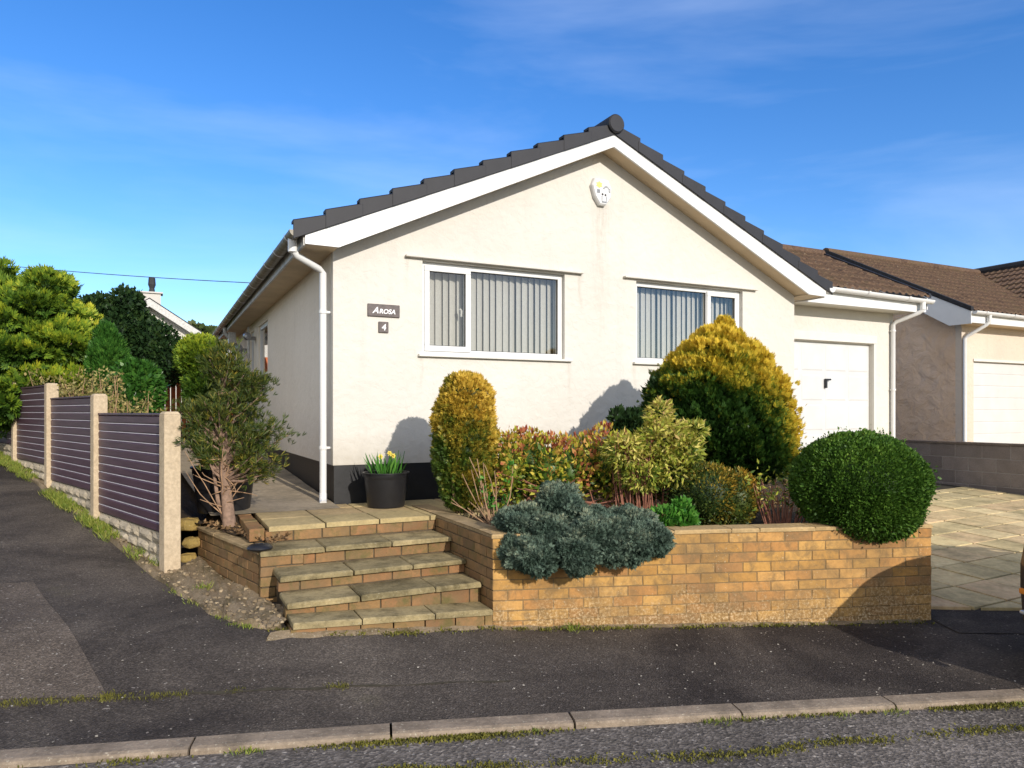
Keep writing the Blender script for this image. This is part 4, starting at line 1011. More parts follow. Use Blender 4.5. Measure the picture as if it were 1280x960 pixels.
OF = thing('orange_fence', 'orange stained timber fence at the end of the garden behind the pine', 'fence', (-9.6, 14.4, 0), R(20))
m = MB(); x = 0
while x < 4.6: m.box(x, x+.09, 0, .02, -.8, 1.22+.03*math.sin(x*3), 0, .004); x += .105
m.build('boards', M['orange'], OF)
for k in range(3):
    m = MB(); m.box(k*2.2, k*2.2+.09, .021, .11, -.9, 1.27); m.build('post', M['orange'], OF)

def tree(name, label, cat, base, lumps, n, tmpl, size, mat, trunk_r=.08, tmat=None, group=None, limbs=8, seed=1, **kw):
    T = thing(name, label, cat, base, 0, group)
    top = max(c[2]+r[2]*.4 for c, r in lumps); cx = np.mean([c[0] for c, r in lumps]); cy = np.mean([c[1] for c, r in lumps])
    m = MB(); pts = [(0, 0, 0), (.02, 0, top*.3), (cx*.6+.03, cy*.6, top*.6), (cx, cy, top)]
    m.tube(pts, [trunk_r, trunk_r*.85, trunk_r*.55, trunk_r*.15], 9)
    rr = random.Random(seed)
    for i in range(limbs):
        c, r = rr.choice(lumps); k = rr.uniform(.15, .6); p0 = Vector((cx*k*.6, cy*k*.6, top*k)); p2 = Vector(c)+Vector((r[0]*rr.uniform(-.7, .7), r[1]*rr.uniform(-.7, .7), r[2]*rr.uniform(-.3, .7)))
        p1 = p0.lerp(p2, .5)+Vector((0, 0, -.08*top*rr.random())); m.tube([p0, p1, p2], [trunk_r*.4, trunk_r*.25, trunk_r*.08], 6)
    m.build('trunk', tmat or M['bark'], T, True)
    bush('crown', lumps, n, tmpl, size, mat, T, seed=seed, **kw)
    return T

# left background trees (positions are the feet of the trees)
def gz(x, y): return -.9 if y < 12 else -.6
lay = []
rr = random.Random(5)
for i in range(22):
    z = .6+2.05*(i/22); rad = 1.12*(1-.55*(i/22)**2.2); a = i*2.4
    lay.append(((math.cos(a)*rad*.55, math.sin(a)*rad*.55, z+.1), (rad*.60, rad*.60, .24)))
lay += [((-.30, -.2, 2.75), (.20, .2, .28)), ((.42, -.2, 2.62), (.30, .25, .25)), ((-.2, 0, 1.5), (.95, .95, 1.0)), ((.75, -.3, 1.75), (.40, .4, .22)), ((.95, -.2, 1.1), (.40, .5, .3)), ((-.9, 0, 2.2), (.5, .5, .5)), ((-1.4, 0, 1.4), (.8, .8, .8))]
tree('leylandii_tree', 'large yellow green conifer with layered sprays behind the slatted fence', 'tree', (-7.55, 11.2, -.75), lay, 60000, FAN, .105, M['l_leyland'], .12, seed=3,
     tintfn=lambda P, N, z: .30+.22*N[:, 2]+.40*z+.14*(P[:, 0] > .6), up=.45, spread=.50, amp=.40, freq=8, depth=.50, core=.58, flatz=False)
hl = [((-.05, 0, 2.1), (.62, .7, .80)), ((-.45, 0, 2.5), (.45, .5, .50)), ((.55, -.1, 1.9), (.6, .5, .6)), ((1.02, -.2, 1.62), (.50, .5, .42)), ((.05, 0, 2.80), (.34, .4, .34)), ((-.75, 0, 2.45), (.4, .4, .5))]
tree('holly_tree', 'dark glossy evergreen tree with knobbly top between the conifer and the white house', 'tree', (-7.85, 14.6, -.65), hl, 15000, LEAF, .085, M['l_dark'], .10, seed=4, width=.7, up=.3, spread=.9, amp=.16, freq=5, depth=.35, core=.68)
tree('small_conifer', 'small mid green conical conifer right of the large yellow green conifer', 'tree', (-6.1, 10.9, -.75), [((0, 0, 1.15), (.28, .28, .85)), ((-.05, 0, 1.75), (.14, .14, .35)), ((.1, 0, .7), (.32, .3, .5))], 7000, FAN5, .085, M['l_laurel'], .05, seed=5, up=1.2, spread=.35, amp=.12, limbs=3, core=.7)
tree('laurel_bush', 'rounded bright green laurel bush behind the nearest fence panel', 'bush', (-5.05, 9.6, -.85), [((0, 0, .95), (.34, .34, .58)), ((.12, 0, 1.15), (.25, .25, .35))], 5000, LEAF, .075, M['l_laurel'], .04, seed=6, width=.55, up=.4, spread=.9, amp=.1, limbs=3)
tree('golden_yew', 'clipped golden topped yew in front of the distant house, behind the pine', 'bush', (-5.62, 13.0, -.75), [((0, 0, 1.72), (.40, .4, .40)), ((.05, 0, 1.2), (.32, .35, .5))], 7000, FAN5, .075, M['l_leyland'], .06, seed=7, tintfn=lambda P, N, z: .2+.55*np.clip(P[:, 2]-1.1, 0, 1)+.1*z, up=.6, spread=.5, amp=.08, limbs=3)
# twiggy hedge behind the fence
T = thing('twiggy_hedge', 'thin twiggy shrub row with pale new leaves just behind the fence tops', 'hedge', (0, 0, 0))
b_, t_, lp = [], [], []
for i in range(150):
    k = random.uniform(2.2, 9.5); off = random.uniform(.25, .7); p = fence0+fu*k+Vector((.72, .70))*off; g = -.95+.06*k
    top = tops[0]+.09*k+random.uniform(-.25, .16); q = p+Vector((random.uniform(-.25, .25), random.uniform(-.2, .2)))
    b_.append((p.x, p.y, g)); t_.append((q.x, q.y, top))
    for j in range(60):
        u = random.uniform(.5, 1.04); lp.append((p.x+(q.x-p.x)*u+random.uniform(-.09, .09), p.y+(q.y-p.y)*u+random.uniform(-.09, .09), g+(top-g)*u))
stems('stems', M['twig'], T, b_, t_, .009, .003, .08)
lp = np.array(lp); inst('leaves', LEAF, lp, rdir(len(lp))+np.array([0, 0, .5]), .05, RNG.random(len(lp)), M['l_hedge'], T, .5)
# far trees
tree('far_tree', 'far dark green tree top rising behind the right slope of the distant house roof', 'tree', (-19.0, 44, -1), [((0, 0, 4.6), (1.5, 1.3, 1.6)), ((1.2, 0, 4.0), (1.2, 1, 1.2)), ((-.9, 0, 4.2), (1.1, 1, 1.4))], 5000, LEAF, .30, M['l_far'], .25, seed=8, group='far trees beyond the garden', amp=.15, freq=2)
tree('far_tree', 'lower brownish tree top beside the bungalow gutter, far behind the garden', 'tree', (-16.6, 42, -1), [((0, 0, 3.6), (1.5, 1.3, 1.4)), ((1.3, 0, 3.2), (1.2, 1, 1.1))], 4000, LEAF, .26, M['l_hedge'], .2, seed=9, group='far trees beyond the garden', amp=.2, freq=2, tintfn=lambda P, N, z: .2+.2*z)

# telephone wire
m = MB(); A = Vector((-26, 26, 6.3)); B = Vector((-4.2, 17.5, 3.05)); pts = []
for i in range(25):
    k = i/24; q = A.lerp(B, k); pts.append(q-Vector((0, 0, .9*k*(1-k)*1.2)))
m.tube(pts, .011, 5); o = m.build('telephone_wire', M['wire']); props(o, 'thin overhead telephone wire crossing the sky at left', 'wire')

# ------------------------------------------------------------------ pine and pots at left
def pot(name, label, loc, r, h, mat=None):
    T = thing(name, label, 'plant pot', loc); k = r
    m = MB(); m.lathe([(0, 0), (k*.80, 0), (k*.82, .01), (k*.955, h*.80), (k*.965, h*.84), (k*.985, h*.86), (k*.985, h*.955), (k*1.04, h*.965), (k*1.04, h), (k*.96, h), (k*.93, h*.9)], 36)
    m.build('tub', M['blackplastic'], T, True)
    m = MB(); m.lathe([(0, h*.90), (k*.94, h*.90)], 24); m.build('compost', M['soil'], T)
    return T
P1 = pot('large_black_pot', 'large black plastic tub half hidden behind the pine trunk', (-2.64, 6.60, -.905), .275, .41)
bush('foliage', [((0, 0, .50), (.20, .20, .20))], 900, LEAF, .05, M['l_dark'], P1, width=.5, up=.6, spread=.9, core=.4)
stems('twigs', M['redtwig'], P1, [(random.uniform(-.12, .12), random.uniform(-.12, .12), .36) for _ in range(16)], [(random.uniform(-.28, .28), random.uniform(-.25, .2), random.uniform(.55, .85)) for _ in range(16)], .006, .003)
P2 = pot('daffodil_pot', 'black plastic pot of yellow daffodils against the front wall', (-1.17, 6.78, -.895), .212, .325)
hp = hw(.33, -.36)
P2.location = (hp.x+.09, hp.y+.0, -.893)
P = []; D = []
for i in range(60):
    a = random.uniform(0, 6.28); q = random.uniform(0, .16); P.append((math.cos(a)*q, math.sin(a)*q, .29)); D.append((math.cos(a)*.35+random.uniform(-.25, .25), math.sin(a)*.2, 1))
inst('leaves', ([(-.04, 0, 0), (.04, 0, 0), (.035, .6, .02), (-.035, .6, .02), (.0, 1, .08)], [(0, 1, 2, 3), (3, 2, 4, 4)]) if False else LEAF, np.array(P), np.array(D), RNG.uniform(.12, .25, 60), RNG.random(60)*.6, M['l_bright'], P2, .09)
fl = [(-.05, .0, .47), (.03, .03, .50), (.075, -.04, .48)]
stems('flower_stems', M['l_bright'], P2, [(a*.5, b, .29) for a, b, c in fl]+[(.10, 0, .29), (.13, .05, .29), (-.10, 0, .29), (-.13, 0, .29)], fl+[(.12, 0, .53), (.17, .05, .52), (-.16, 0, .49), (-.19, -.02, .50)], .004, .003, .01)
for (a, b, c) in fl:
    m = MB()
    for k in range(6):
        t_ = k*math.pi/3; d = Vector((math.cos(t_), -.25, math.sin(t_))); e = Vector((-math.sin(t_), 0, math.cos(t_)))
        p = Vector((a, b, c)); m.add([p, p+d*.016+e*.009, p+d*.028, p+d*.016-e*.009], [(0, 1, 2, 3)])
    m.tube([(a, b, c), (a, b-.022, c)], [.008, .012], 8, cap=False); m.build('flower', M['daff'], P2)

PB = thing('potted_pine_tree', 'gnarled small pine with bare lower trunk behind the low left wall', 'tree', (-2.44, 6.16, -1.0))
PB.name = 'pine_tree'
m = MB(); tp = [(.03, 0, -.05), (.015, .0, .12), (-.015, .02, .35), (-.04, .03, .55), (-.03, .04, .72), (-.07, .05, .95), (-.05, .06, 1.25), (-.06, .06, 1.5)]
m.tube(tp, [.062, .052, .044, .040, .036, .030, .02, .008], 12)
tip = []; rr = random.Random(21)
m.tube([(.0, .02, -.02), (-.09, .03, .25), (-.13, .04, .50), (-.2, .05, .62)], [.022, .018, .013, .006], 7)
lob = [((-.02, .05, 1.34), (.22, .2, .24)), ((.16, .0, 1.20), (.2, .2, .2)), ((-.30, 0, .74), (.15, .16, .14)), ((-.26, .0, 1.10), (.22, .2, .17)), ((-.20, .05, .86), (.26, .22, .18)), ((.04, -.05, 1.05), (.24, .22, .2)), ((.30, .0, .98), (.24, .24, .22)), ((.42, -.05, .74), (.24, .24, .20)), ((.18, -.1, .74), (.25, .2, .20)),
       ((-.18, .0, .64), (.20, .2, .12)), ((.34, .0, .52), (.26, .2, .12)), ((.10, .15, .95), (.25, .15, .25)), ((-.32, 0, .98), (.14, .15, .10)), ((.33, 0, 1.22), (.10, .1, .12)), ((-.05, 0, 1.45), (.12, .12, .13))]
lob = [((c[0]*.86, c[1], c[2]), (a*.78, b*.8, d*.78)) for c, (a, b, d) in lob]
for i in range(96):
    c, r = lob[i % len(lob)]; p2 = Vector(c)+Vector((r[0]*rr.uniform(-.9, .9), r[1]*rr.uniform(-.9, .9), r[2]*rr.uniform(-.8, .8)))
    k = min(6.5, max(2.6, (p2.z-.15)/.2)); i0 = int(k); p0 = Vector(tp[i0]).lerp(Vector(tp[min(7, i0+1)]), k-i0)-Vector((0, 0, .06))
    p1 = p0.lerp(p2, .5)+Vector((rr.uniform(-.03, .03), rr.uniform(-.03, .03), -.03)); m.tube([p0, p1, p2], [.014, .009, .004], 6); tip.append((p0, p1, p2))
m.build('trunk', M['bark'], PB, True)
PP = []; DD = []
for (p0, p1, p2) in tip:
    for j in range(30):
        k = rr.uniform(.60, 1.06); b = (p0.lerp(p1, k*2) if k < .5 else p1.lerp(p2, k*2-1)); q = b+Vector((rr.gauss(0, .045), rr.gauss(0, .045), rr.gauss(0, .035)))
        PP.append(tuple(q)); d = (p2-p0).normalized()*.7+Vector((rr.gauss(0, .5), rr.gauss(0, .5), rr.gauss(.35, .4))); DD.append(tuple(d))
PP = np.array(PP); DD = np.array(DD); tt = .50+.5*norm(DD)[:, 2]*.4+.25*RNG.random(len(PP))+.15*pnoise(PP, 6, 3)+.35*(np.abs(PP[:, 2]-.5) < .12)*RNG.random(len(PP))
inst('needles', TUFT, PP, DD, .062*RNG.uniform(.7, 1.25, len(PP)), tt, M['l_pine'], PB, 1.3)
stems('bare_twigs', M['twig'], PB, [(-.03, 0, rr.uniform(.1, .6)) for _ in range(26)], [(rr.uniform(-.32, .35), rr.uniform(-.2, .1), rr.uniform(.25, .75)) for _ in range(26)], .006, .002, .04)

# black dome lamp on the low wall
T = thing('dome_lamp', 'small black dome shaped solar lamp on the corner of the low left wall', 'lamp', tuple(hw(-.86, -1.46, -1.022)))
m = MB(); m.lathe([(0, .0), (.062, .0), (.088, .012), (.092, .022), (.086, .034), (.06, .048), (.03, .055), (0, .057)], 28); m.build('housing', M['blackplastic'], T, True)
m = MB(); m.lathe([(.0, .0545), (.0, .0575), (.032, .0565), (.034, .0535)], 20); m.build('solar_cell', M['carglass'], T, True)

# rubble stones behind the near post
for i, (x, y, z, r, lb) in enumerate(((-2.90, 6.46, -1.01, .10, 'mossy yellow stone topmost in the gap behind the nearest fence post'), (-2.84, 6.40, -1.16, .085, 'orange yellow stone midway down the gap behind the nearest fence post'), (-2.90, 6.42, -1.31, .09, 'mossy stone lowest in the gap behind the nearest fence post'))):
    m = MB(); m.lathe([(0, -.6*r), (.8*r, -.5*r), (1.05*r, 0), (.85*r, .5*r), (0, .62*r)], 8, (0, 0, 0)); m.v = [(a*random.uniform(.85, 1.15), b*random.uniform(.85, 1.1), c*random.uniform(.8, 1.1)) for a, b, c in m.v]
    o = m.build('stone', M['rubble'], None, bevel=.01, loc=(x, y, z)); props(o, lb, 'stone', 'rubble stones by the fence')

# ------------------------------------------------------------------ front bed planting
def W_(px, D, py): return ((px-640)/F0*D, D, (YH-py)/F0*D)
# 1 columnar golden conifer
T = thing('golden_columnar_conifer', 'narrow upright golden conifer in front of the wall below the left window', 'shrub', (-.42, 6.42, -.96))
cl = []
for k in range(9):
    u = k/8; z = .26+.97*u; r = float(np.interp(u, [0, .2, .45, .7, .88, 1], [.21, .265, .285, .265, .22, .16]))
    cl.append(((-.0+.015*math.sin(k*2), .0, z), (r, r, .17 if k < 8 else .07)))
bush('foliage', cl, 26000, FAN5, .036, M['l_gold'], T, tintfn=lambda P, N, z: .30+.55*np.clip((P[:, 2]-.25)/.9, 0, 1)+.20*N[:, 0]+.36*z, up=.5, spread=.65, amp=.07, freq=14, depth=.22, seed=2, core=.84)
stems('stems', M['twig'], T, [(.02*i-.08, -.02, 0) for i in range(9)], [(random.uniform(-.25, .2), random.uniform(-.22, -.08), random.uniform(.3, .55)) for i in range(9)], .008, .004, .04)
# twiggy little shrub at its foot
T = thing('bare_stemmed_shrub', 'small pale stemmed shrub with sparse green leaves at the foot of the golden columnar conifer', 'shrub', (-.14, 5.98, -.97))
tips = [(random.uniform(-.38, .22), random.uniform(-.1, .15), random.uniform(.15, .62)) for _ in range(20)]
stems('stems', M['twig'], T, [(random.uniform(-.04, .04), random.uniform(-.04, .04), 0) for _ in tips], tips, .007, .003, .05)
P = np.array([(a*k, b*k, c*k) for a, b, c in tips[:14] for k in (.75, .85, .95, 1.0, 1.03) if a > -.12]); inst('leaves', LEAF, np.repeat(P, 4, 0)+RNG.normal(size=(len(P)*4, 3))*.02, rdir(len(P)*4)+np.array([0, 0, .5]), .05, RNG.random(len(P)*4), M['l_bright'], T, .45)
# 2 red edged hedge
T = thing('variegated_hedge', 'low leafy hedge of cream green and red-tipped leaves between the two conifers', 'hedge', (.35, 6.55, -.95))
vl = []
for i in range(9):
    x = -.36+i*.17; vl.append(((x, .03*math.sin(i*2), .44+.05*math.sin(i*1.7)), (.20, .26, .31+.03*math.cos(i*2.3))))
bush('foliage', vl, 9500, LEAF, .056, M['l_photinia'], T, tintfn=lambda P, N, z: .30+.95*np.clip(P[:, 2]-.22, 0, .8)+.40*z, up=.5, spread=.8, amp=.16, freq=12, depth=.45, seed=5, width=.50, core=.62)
stems('stems', M['redtwig'], T, [(random.uniform(-.4, 1.1), -.12, 0) for _ in range(34)], [(random.uniform(-.45, 1.15), random.uniform(-.25, -.1), random.uniform(.2, .4)) for _ in range(34)], .006, .004, .02)
# 3 large thuja
T = thing('large_golden_conifer', 'large egg-shaped conifer, golden at the top and right, dark green below', 'tree', (2.02, 7.25, -.95))
m = MB(); m.tube([(0, 0, 0), (.02, 0, .5), (0, 0, 1.2)], [.07, .06, .02], 8)
for i in range(14):
    a = i*2.4; m.tube([(0, 0, .15), (.15*math.cos(a), .15*math.sin(a), .35), (.5*math.cos(a), .5*math.sin(a), .7)], [.02, .015, .006], 5)
m.build('trunk', M['bark'], T, True)
tl_ = [((.03, 0, .78), (.74, .72, .50)), ((.02, 0, 1.06), (.66, .64, .48)), ((.06, 0, 1.34), (.50, .5, .36)), ((.06, 0, 1.60), (.27, .26, .20)), ((.12, 0, 1.74), (.10, .10, .15)), ((.28, -.1, .60), (.48, .55, .34)), ((-.26, -.1, .68), (.40, .45, .34)), ((-.24, 0, 1.05), (.34, .4, .32)), ((.36, 0, 1.05), (.38, .4, .38))]
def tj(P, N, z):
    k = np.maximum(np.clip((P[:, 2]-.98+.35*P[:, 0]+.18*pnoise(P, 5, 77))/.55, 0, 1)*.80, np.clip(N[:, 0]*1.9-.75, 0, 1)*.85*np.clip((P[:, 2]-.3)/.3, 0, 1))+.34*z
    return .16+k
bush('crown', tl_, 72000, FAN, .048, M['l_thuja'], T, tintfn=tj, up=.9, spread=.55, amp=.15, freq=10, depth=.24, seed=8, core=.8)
# dark laurel left of it
T = thing('dark_leafy_shrub', 'small dark green shrub poking out left of the large golden conifer', 'shrub', (1.05, 7.1, -.95))
bush('foliage', [((.16, 0, .72), (.16, .2, .22)), ((.02, 0, .86), (.09, .10, .10)), ((.06, 0, .74), (.10, .10, .10)), ((.36, 0, 1.17), (.06, .08, .06))], 1700, LEAF, .07, M['l_dark'], T, width=.6, up=.6, spread=.8, amp=.1, core=.6, tintfn=lambda P, N, z: .55+.2*z)
# 4 pieris
T = thing('pale_leaved_shrub', 'airy shrub with drooping pale yellow green leaves in front of the large golden conifer', 'shrub', (1.18, 6.25, -.96))
pl = [((.0, 0, .52), (.24, .22, .16)), ((.12, 0, .72), (.22, .2, .16)), ((.10, 0, .93), (.10, .1, .13)), ((-.20, 0, .60), (.18, .2, .16)), ((.28, 0, .62), (.18, .2, .16)), ((.22, -.05, .45), (.22, .2, .14)), ((-.05, -.05, .42), (.22, .2, .12)), ((.40, 0, .80), (.10, .12, .08))]
bush('foliage', pl, 6500, LEAF, .062, M['l_pieris'], T, tintfn=lambda P, N, z: .66+.5*np.clip(P[:, 2]-.45, -.5, .6)+.30*z, up=-.1, spread=.9, amp=.2, freq=10, depth=.5, seed=9, width=.30, core=.0)
tips = [(random.uniform(-.35, .4), random.uniform(-.15, .15), random.uniform(.35, .8)) for _ in range(48)]
stems('stems', M['redtwig'], T, [(a*.75+random.uniform(-.05, .05), -.03, 0) for a, b, c in tips], tips, .008, .003, .03)
# 5 small gold shrub
T = thing('olive_gold_shrub', 'small rounded olive and orange-gold shrub low in front of the large golden conifer', 'shrub', (1.74, 6.12, -.96))
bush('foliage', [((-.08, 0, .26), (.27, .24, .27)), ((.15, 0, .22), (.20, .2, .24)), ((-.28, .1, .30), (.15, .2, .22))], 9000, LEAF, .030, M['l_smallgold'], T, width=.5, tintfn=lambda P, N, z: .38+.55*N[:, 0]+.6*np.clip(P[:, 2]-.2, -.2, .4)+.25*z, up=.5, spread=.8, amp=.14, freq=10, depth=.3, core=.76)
# 8 bright green plant
T = thing('bright_green_plant', 'small bright green leafy plant just behind the wall beside the blue juniper', 'plant', (1.27, 5.72, -.97))
bush('foliage', [((0, 0, .10), (.20, .12, .10)), ((.08, 0, .16), (.08, .08, .10))], 1100, LEAF, .05, M['l_bright'], T, width=.6, up=.6, spread=.8, amp=.1, core=.5)
# bare red stems right of it
T = thing('red_stemmed_shrub', 'leafless red brown stems between the golden conifer and the clipped box ball', 'shrub', (2.25, 6.0, -.96))
tips = [(random.uniform(-.3, .35), random.uniform(-.1, .1), random.uniform(.2, .42)) for _ in range(30)]
stems('stems', M['redtwig'], T, [(a*.5, 0, 0) for a, b, c in tips], tips, .007, .003, .02)
P = np.array([t_ for t_ in tips for _ in range(8)])+RNG.normal(size=(240, 3))*np.array([.05, .05, .05]); inst('leaves', LEAF, P, rdir(240)+np.array([0, 0, .4]), .05, RNG.random(240), M['l_pieris'], T, .4)
# box ball
T = thing('clipped_box_ball', 'clipped green box ball overhanging the right end of the front wall', 'shrub', (2.79, 5.86, -.95))
BL = [((0, -.02, .31), (.525, .47, .41)), ((.02, -.12, .12), (.42, .34, .25))]
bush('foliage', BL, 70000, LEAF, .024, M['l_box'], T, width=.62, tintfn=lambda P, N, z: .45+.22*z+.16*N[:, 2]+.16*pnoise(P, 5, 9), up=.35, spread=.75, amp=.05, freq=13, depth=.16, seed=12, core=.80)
T.location.z += .055; T.location.x += .02
m = MB(); m.tube([(0, 0, -.02), (0, 0, .3)], [.04, .03], 8); m.build('trunk', M['bark'], T)
# juniper cascade
T = thing('blue_juniper', 'spreading blue green juniper tumbling over the left end of the front wall', 'shrub', (.35, 5.35, -.95))
def jp(px, D, py, rx, rz_, ry=None):
    w = W_(px, D, py); return ((w[0]-.35, w[1]-5.35, w[2]+.95), (rx, ry or rx, rz_))
JL = [jp(655, 5.45, 655, .20, .13), jp(700, 5.55, 645, .20, .22), jp(690, 5.3, 675, .19, .16), jp(670, 5.12, 697, .17, .13, .15), jp(720, 5.14, 688, .16, .14, .15), jp(745, 5.4, 660, .19, .15), jp(762, 5.18, 676, .14, .15, .13),
      jp(790, 5.2, 682, .12, .15, .13), jp(788, 5.45, 655, .17, .12), jp(812, 5.24, 672, .12, .12, .12), jp(640, 5.2, 690, .09, .10, .10), jp(820, 5.35, 678, .10, .09, .1), jp(697, 5.6, 622, .12, .12), jp(738, 5.2, 668, .14, .14)]
JL = [(c, (a*1.02, b*1.05, d*.98)) for c, (a, b, d) in JL]
rj = random.Random(31)
for c, (a, b, d) in list(JL):
    for _ in range(5):
        v_ = Vector((rj.gauss(0, 1), rj.gauss(-.3, 1), rj.gauss(.2, 1))).normalized(); q_ = rj.uniform(.28, .48)
        JL.append(((c[0]+a*.82*v_.x, c[1]+b*.82*v_.y, c[2]+d*.82*v_.z), (a*q_, b*q_, d*q_)))
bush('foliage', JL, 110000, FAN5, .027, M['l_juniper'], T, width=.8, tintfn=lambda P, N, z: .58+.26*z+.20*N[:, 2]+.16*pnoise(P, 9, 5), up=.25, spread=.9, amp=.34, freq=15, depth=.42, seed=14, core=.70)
stems('stems', M['twig'], T, [(-.1, .2, .0)]*5, [(-.2, 0, .05), (0, -.1, .0), (.2, 0, .02), (.1, .1, .15), (-.05, .1, .2)], .02, .008)

# ------------------------------------------------------------------ grass, moss, litter, grit
def scatter_line(pts, n, width, hgt, mat, name, clump=.6, dz=.0, w=.10, kind='stuff', label=None, dens=None, tmpl=LEAF):
    P = []; pts = [Vector(p) for p in pts]
    seeds = [(random.random(), random.uniform(-width, width)) for _ in range(max(4, int(n/22)))]
    if dens: seeds = [s_ for s_ in seeds if random.random() < dens(s_[0])] or seeds
    for i in range(n):
        u, o_ = random.choice(seeds); u = min(1, max(0, u+random.gauss(0, .006*clump))); q = poly_at(pts, u); d = (poly_at(pts, min(1, u+.01))-poly_at(pts, max(0, u-.01))).normalized()
        p = q+Vector((-d.y, d.x))*(o_+random.gauss(0, width*.25))+Vector((random.gauss(0, .02), random.gauss(0, .02)))
        P.append((p.x, p.y, float(H(p.x, p.y))+dz))
    P = np.array(P); D = rdir(n)*.7+np.array([0, 0, 1.0])
    o = inst(name, tmpl, P, D, hgt*RNG.uniform(.5, 1.3, n), RNG.random(n), mat, None, w)
    props(o, label, 'grass', None, 'stuff'); return o
scatter_line([tuple(p.lerp(q, .30)) for p, q in zip(outer[1:7], inner[1:7])], 8000, .09, .075, M['l_grass'], 'verge_grass', .8, .02, .09, label='tufts of yellow green grass along the foot of the fence', dens=lambda u: 1 if (.12 < u < .36 or .46 < u < .66) else .05)
scatter_line([tuple(p) for p in outer[2:]], 700, .03, .03, M['l_grass'], 'edge_grass', 1.0, .0, .16, label='sparse grass along the tarmac edge by the fence')
scatter_line([tuple(p) for p in cr0[:6]], 1100, .014, .020, M['l_moss'], 'crack_grass', 1.0, .0, .2, label='small grass tufts growing in the pavement crack', dens=lambda u: 1 if u < .5 else .15)
kf = [(x, kerb_y(x)-.135) for x in np.linspace(-4, 5.5, 24)]
scatter_line(kf, 5500, .020, .018, M['l_moss'], 'kerb_moss', 1.6, -.028, .6, label='moss growing in the channel below the kerb', dens=lambda u: .08+.92*max(0, math.sin(u*19+.6))**2)
scatter_line(kf, 1600, .025, .026, M['l_grass'], 'kerb_grass', .7, -.028, .2, label='grass tufts in the road channel by the kerb', dens=lambda u: 1 if (u > .72 or .52 < u < .60) else .10)
scatter_line([(x, kerb_y(x)-.46-.03*math.sin(x*2)) for x in np.linspace(-3, 5, 20)], 5200, .03, .015, M['l_moss'], 'road_moss', 1.5, -.027, .7, label='line of moss along the road surface', dens=lambda u: .3+.7*(math.sin(u*17+1)+1)/2)
wl = [(-1.60, 4.60), (-.9, 4.72), (fw0.x, fw0.y-.06), (.5, fw0.y+.04), (1.3, fw0.y+.14), (2.1, fw0.y+.27), (3.3, 5.62)]
scatter_line(wl, 1500, .025, .022, M['l_moss'], 'wall_foot_moss', 1.2, .0, .5, label='moss and weeds at the foot of the front wall')
scatter_line([(.42, 5.17), (.50, 5.2)], 60, .02, .07, M['l_grass'], 'weed_tuft', 1, 0, .1, label='single weed tuft at the foot of the brick wall')
# mortar fillet at wall foot
sheet('wall_footing', lambda u, v: onH(poly_at([Vector(q) for q in [(-1.52, 4.50), (-.8, 4.83), (fw0.x, fw0.y)]]+[fw0.to_2d().lerp(fw1.to_2d(), k) for k in (.25, .5, .75, .97)], u)+Vector((.0, -.055*(1-v)+.03*v+.008*math.sin(u*80))), (-.004 if v == 0 else .022*v+.006*math.sin(u*110+v*5))), np.linspace(0, 1, 90), [0, .3, .6, 1], M['apron'], jit=.003)
def scatter_area(name, n, xr, yr, size, mat, label, width=.8, dz=.004, dense=None, cat='grit', fl=True):
    x = RNG.uniform(*xr, n); y = RNG.uniform(*yr, n); k = y > kerb_y(x)+.02
    if dense is not None: k &= dense(x, y)
    x, y = x[k], y[k]; P = np.stack([x, y, H(x, y)+dz], 1); D = rdir(len(x))*np.array([1, 1, .25])
    o = inst(name, LEAF, P, D, size*RNG.uniform(.5, 1.4, len(x)), RNG.random(len(x)), mat, None, width, flat=np.tile([0, 0, 1.0], (len(x), 1))); props(o, label, cat, None, 'stuff')
STONE = ([(0, 0, -.5), (.5, 0, 0), (0, .5, 0), (-.5, 0, 0), (0, -.5, 0), (0, 0, .42)], [(0, 2, 1, 1), (0, 3, 2, 2), (0, 4, 3, 3), (0, 1, 4, 4), (5, 1, 2, 2), (5, 2, 3, 3), (5, 3, 4, 4), (5, 4, 1, 1)])
STONE = ([(-.5, -.4, -.2), (.45, -.5, -.2), (.5, .4, -.2), (-.4, .5, -.2), (-.35, -.3, .25), (.3, -.36, .3), (.36, .3, .22), (-.3, .36, .3)], [(4, 5, 6, 7), (0, 1, 5, 4), (1, 2, 6, 5), (2, 3, 7, 6), (3, 0, 4, 7)])
P = []
for i in range(420):
    u_ = random.uniform(.45, 1.0); v_ = random.random()**1.2; q = vg(u_, v_); P.append((q[0], q[1], q[2]+.002))
o = inst('rubble_chips', STONE, np.array(P), rdir(len(P))*np.array([1, 1, .15]), .042*RNG.uniform(.15, 1, len(P))**1.8, RNG.random(len(P)), M['l_rubble'], None, 1.0, flat=np.tile([0, 0, 1.0], (len(P), 1))); props(o, 'broken mortar and pebbles lying on the worn concrete verge', 'rubble', None, 'stuff')
scatter_area('pavement_grit', 1800, (-5, 4.2), (3.0, 5.5), .013, M['l_grit'], 'pale chips of grit scattered over the pavement')
soilP = []
n = 2600; u = RNG.random(n); v = RNG.random(n)
A, B, C, D_ = [np.array(q) for q in ((-.02, 5.40), (3.2, 5.85), h2(6.1, -.1), h2(1.3, -.1))]
XY = (A*(1-u)[:, None]+B*u[:, None])*(1-v)[:, None]+(D_*(1-u)[:, None]+C*u[:, None])*v[:, None]
o = inst('leaf_litter', LEAF, np.c_[XY, -.985+.06*v], rdir(n)*np.array([1, 1, .5])+np.array([0, 0, .15]), .05*RNG.uniform(.5, 1.2, n), RNG.random(n), M['l_litter'], None, .5); props(o, 'dry leaf litter and dead stalks covering the bed behind the wall', 'leaf litter', None, 'stuff')
